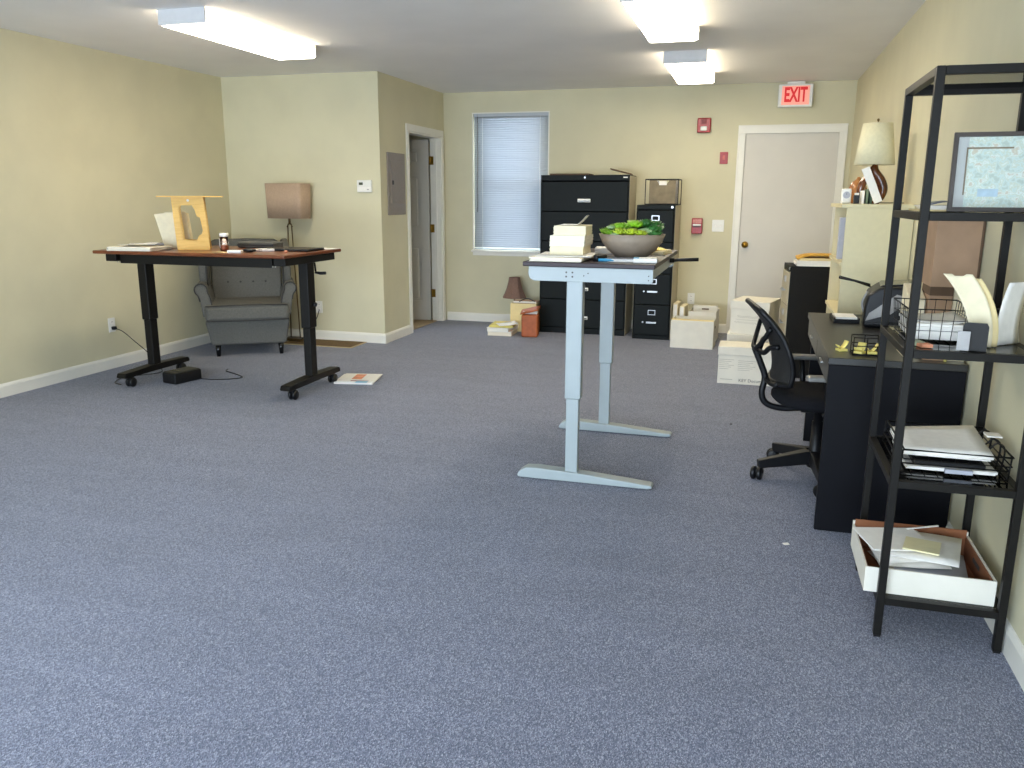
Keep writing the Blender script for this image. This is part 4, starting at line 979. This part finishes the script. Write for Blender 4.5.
MB().grid(lambda u, v: (-.02+u*.13, -.12+v*.2, .02+.012*math.sin(u*3)), 6, 3).build('grey_cover', BLUEGREY, t, solid=.0015)
# middle shelf
SZ = .9555
def wire_basket(name, label, loc, rz, w_, d_, h, nx, nz, cat='basket'):
    t = thing(name, label, cat, loc, rz); b = MB()
    for k in range(nz+1):
        z = .003+(h-.003)*k/nz; f = .92+.08*k/nz
        b.tube([(-w_/2*f, -d_/2*f, z), (w_/2*f, -d_/2*f, z), (w_/2*f, d_/2*f, z), (-w_/2*f, d_/2*f, z)], .0026 if k == nz else .0014, 5, closed=True)
    for i in range(nx+1):
        x = (i/nx-.5)*w_
        for s in (-1, 1): b.tube([(x*.92, s*d_/2*.92, .003), (x, s*d_/2, h)], .0014, 4)
        b.tube([(x*.92, -d_/2*.92, .003), (x*.92, d_/2*.92, .003)], .0014, 4)
    ny = max(2, round(nx*d_/w_))
    for i in range(1, ny):
        y = (i/ny-.5)*d_
        for s in (-1, 1): b.tube([(s*w_/2*.92, y*.92, .003), (s*w_/2, y, h)], .0014, 4)
    b.build('wire_frame', BLACK, t); return t
t = wire_basket('wire_basket', 'black wire basket of white papers on the middle shelf', (.587, 2.98, SZ), 0, .20, .30, .105, 6, 3)
sheet_stack(.16, .25, .05, 6, 150, .004).build('papers', PAPER, t).location = (0, 0, .006)
MB().grid(lambda u, v: (-.085+u*.17, -.125+v*.25, .058+.012*(u-.5)**2*4), 8, 4).build('top_sheet', PAPER, t, solid=.001)
t = thing('bookend', 'dark metal bookend holding the cream folder on middle shelf', 'bookend', (.655, 2.712, SZ), math.radians(-14))
MB().prism([(-.034, 0), (.034, 0), (.034, .075), (.028, .085), (-.026, .085), (-.034, .075)], -.0015, .0015, 'y', M=RZ(.0)).build('plate', BLACK, t)
box('base_plate', BLACK, t, -.034, .034, -.0014, .025, 0, .002)
box('clear_card', GREYP, t, -.045, -.012, -.02, -.017, .002, .06)
t = thing('leaning_folder', 'tall cream folder bending leftward behind the bookend', 'folder', (.692, 2.795, SZ), math.radians(-4))
def fold_fn(u, v):
    return (-.085*v**2.2+(u-.5)*(.06+.02*v), .004*math.sin(u*3), .001+.22*v-.03*max(0, v-.9)*10*(.2 if .3 < u < .75 else 0))
MB().grid(fold_fn, 10, 20).build('cover', PAPERC, t, solid=.003)
MB().grid(lambda u, v: tuple(Vector(fold_fn(u, v*.94))+Vector((.018, .012, 0))), 10, 16).build('back_cover', MANILA, t, solid=.002)
t = thing('leaning_papers', 'thick sheaf of white papers leaning right on middle shelf', 'papers', (.742, 2.83, SZ), math.radians(-48))
for k in range(7):
    MB().grid(lambda u, v, k=k: (-.03*v-.004*k*(.2+v)+.05*v**1.7, u*.105+.004*k, .001+(.205-.012*k)*v-.035*max(0, v-.75)), 4, 12).build('sheet', [PAPER, PAPER, FROST][k % 3], t, solid=.0015)
t = wire_basket('wire_tray', 'small black wire tray at the right end of middle shelf', (.785, 3.06, SZ), 0, .07, .17, .08, 3, 3)
box('papers', PAPER, t, -.027, .027, -.07, .07, .005, .03)
t = thing('small_card_box', 'small green and orange cards at left of middle shelf', 'cards', (.512, 2.78, SZ), .3)
box('green_card', mat('pale_green_card', '#9aa58c', .7, var=.1), t, -.014, .016, -.02, .03, 0, .012); box('orange_card', PINKP, t, -.012, .022, -.055, -.021, 0, .01)
# lower shelf: letter tray
SZ = .5405
t = thing('letter_tray', 'two-level black wire letter tray with papers on lower shelf', 'letter tray', (.655, 2.94, SZ), 0)
b = MB(); w_, d_ = .31, .36
for z, dx in ((.004, 0), (.048, .008)):
    zr = z+.030
    b.tube([(-w_/2+dx, -d_/2, zr), (w_/2+dx, -d_/2, zr), (w_/2+dx, d_/2, zr), (-w_/2+dx, d_/2, zr)], .0035, 6, closed=True)
    b.tube([(-w_/2+dx, -d_/2, z), (w_/2+dx, -d_/2, z), (w_/2+dx, d_/2, z), (-w_/2+dx, d_/2, z)], .0025, 6, closed=True)
    for k in range(1, 8): b.tube([(-w_/2+dx+w_*k/8, -d_/2, z), (-w_/2+dx+w_*k/8, d_/2, z)], .0018, 5)
for y in (-.10, -.05, .06): b.tube(smooth([(w_/2-.002, y, .0), (w_/2+.004, y, .08), (w_/2-.02, y, .10), (w_/2-.04, y, .08)], 4), .003, 6)
for x in (-w_/2, w_/2):
    for y in (-d_/2, d_/2): b.tube([(x, y, 0), (x+.004, y, .078)], .003, 5)
b.build('wire_frame', BLACK, t)
sheet_stack(.26, .28, .014, 4, 160, .008).build('upper_papers', PAPER, t).location = (-.01, .0, .051)
MB().grid(lambda u, v: (-.14+u*.26, -.14+v*.28, .068+.026*u*v), 6, 6).build('top_sheet', PAPER, t, solid=.001)
sheet_stack(.26, .30, .012, 4, 161, .006).build('lower_papers', PAPER, t).location = (0, .0, .007)
box('black_folder', BLACKP, t, -.11, .10, -.145, .10, .020, .036, .003)
box('white_tag', PAPER, t, w_/2-.03, w_/2+.015, -.02, .03, .097, .102)
box('grey_bin', FROST, t, -.02, .06, -.168, -.152, .007, .02)
# bottom shelf: carton tray of papers
SZ = .1405
t = thing('carton_tray', 'shallow white carton tray full of papers on bottom shelf', 'box', (.616, 2.902, SZ), 0)
w_, d_, h = .385, .385, .085
w2, d2 = w_/2, d_/2
box('tray_wall', CARDW, t, -w2, w2, -d2, -d2+.006, 0, h); box('tray_wall', CARDW, t, -w2, w2, d2-.006, d2, 0, h+.012)
box('tray_wall', CARDW, t, -w2, -w2+.006, -d2+.006, d2-.006, 0, h); box('tray_wall', CARDW, t, w2-.006, w2, -d2+.006, d2-.006, 0, h)
box('tray_floor', CARDR, t, -w2+.006, w2-.006, -d2+.006, d2-.006, 0, .004)
MB().box(-w2+.007, w2-.007, d2-.012, d2-.0065, .0045, h+.02).box(-w2+.0065, -w2+.010, -d2+.02, d2-.0125, .0045, h-.004).box(w2-.010, w2-.0065, -d2+.02, d2-.0125, .0045, h-.004).build('kraft_lining', CARDR, t)
box('hand_slot', INK, t, w2-.0125, w2-.0105, -.03, .05, .045, .06)
r = random.Random(11)
for k in range(7):
    x, y = r.uniform(-.05, .05), r.uniform(-.05, .04)
    MB().grid(lambda u, v: ((u-.5)*.22, (v-.5)*.26, .006*math.sin(u*2+k)), 4, 4, M=T(x, y, .022+.012*k) @ RZ(r.uniform(-.35, .35))).build('loose_sheet', [PAPER, PAPER, PAPER, FROST][k % 4], t, solid=.002)
MB().box(-.18, .03, -.06, .13, .107, .112, RZ(.25)).build('white_folder', PAPER, t)
MB().box(-.055, .055, -.055, .055, .113, .118, T(.0, -.035, 0) @ RZ(-.25)).build('yellow_note', mat('pale_yellow_note', '#e6dcae', .7, var=.04), t)
MB().box(-.01, .12, -.003, .003, .119, .123, T(-.02, .1, 0) @ RZ(.5)).build('paper_strip', PAPER, t)
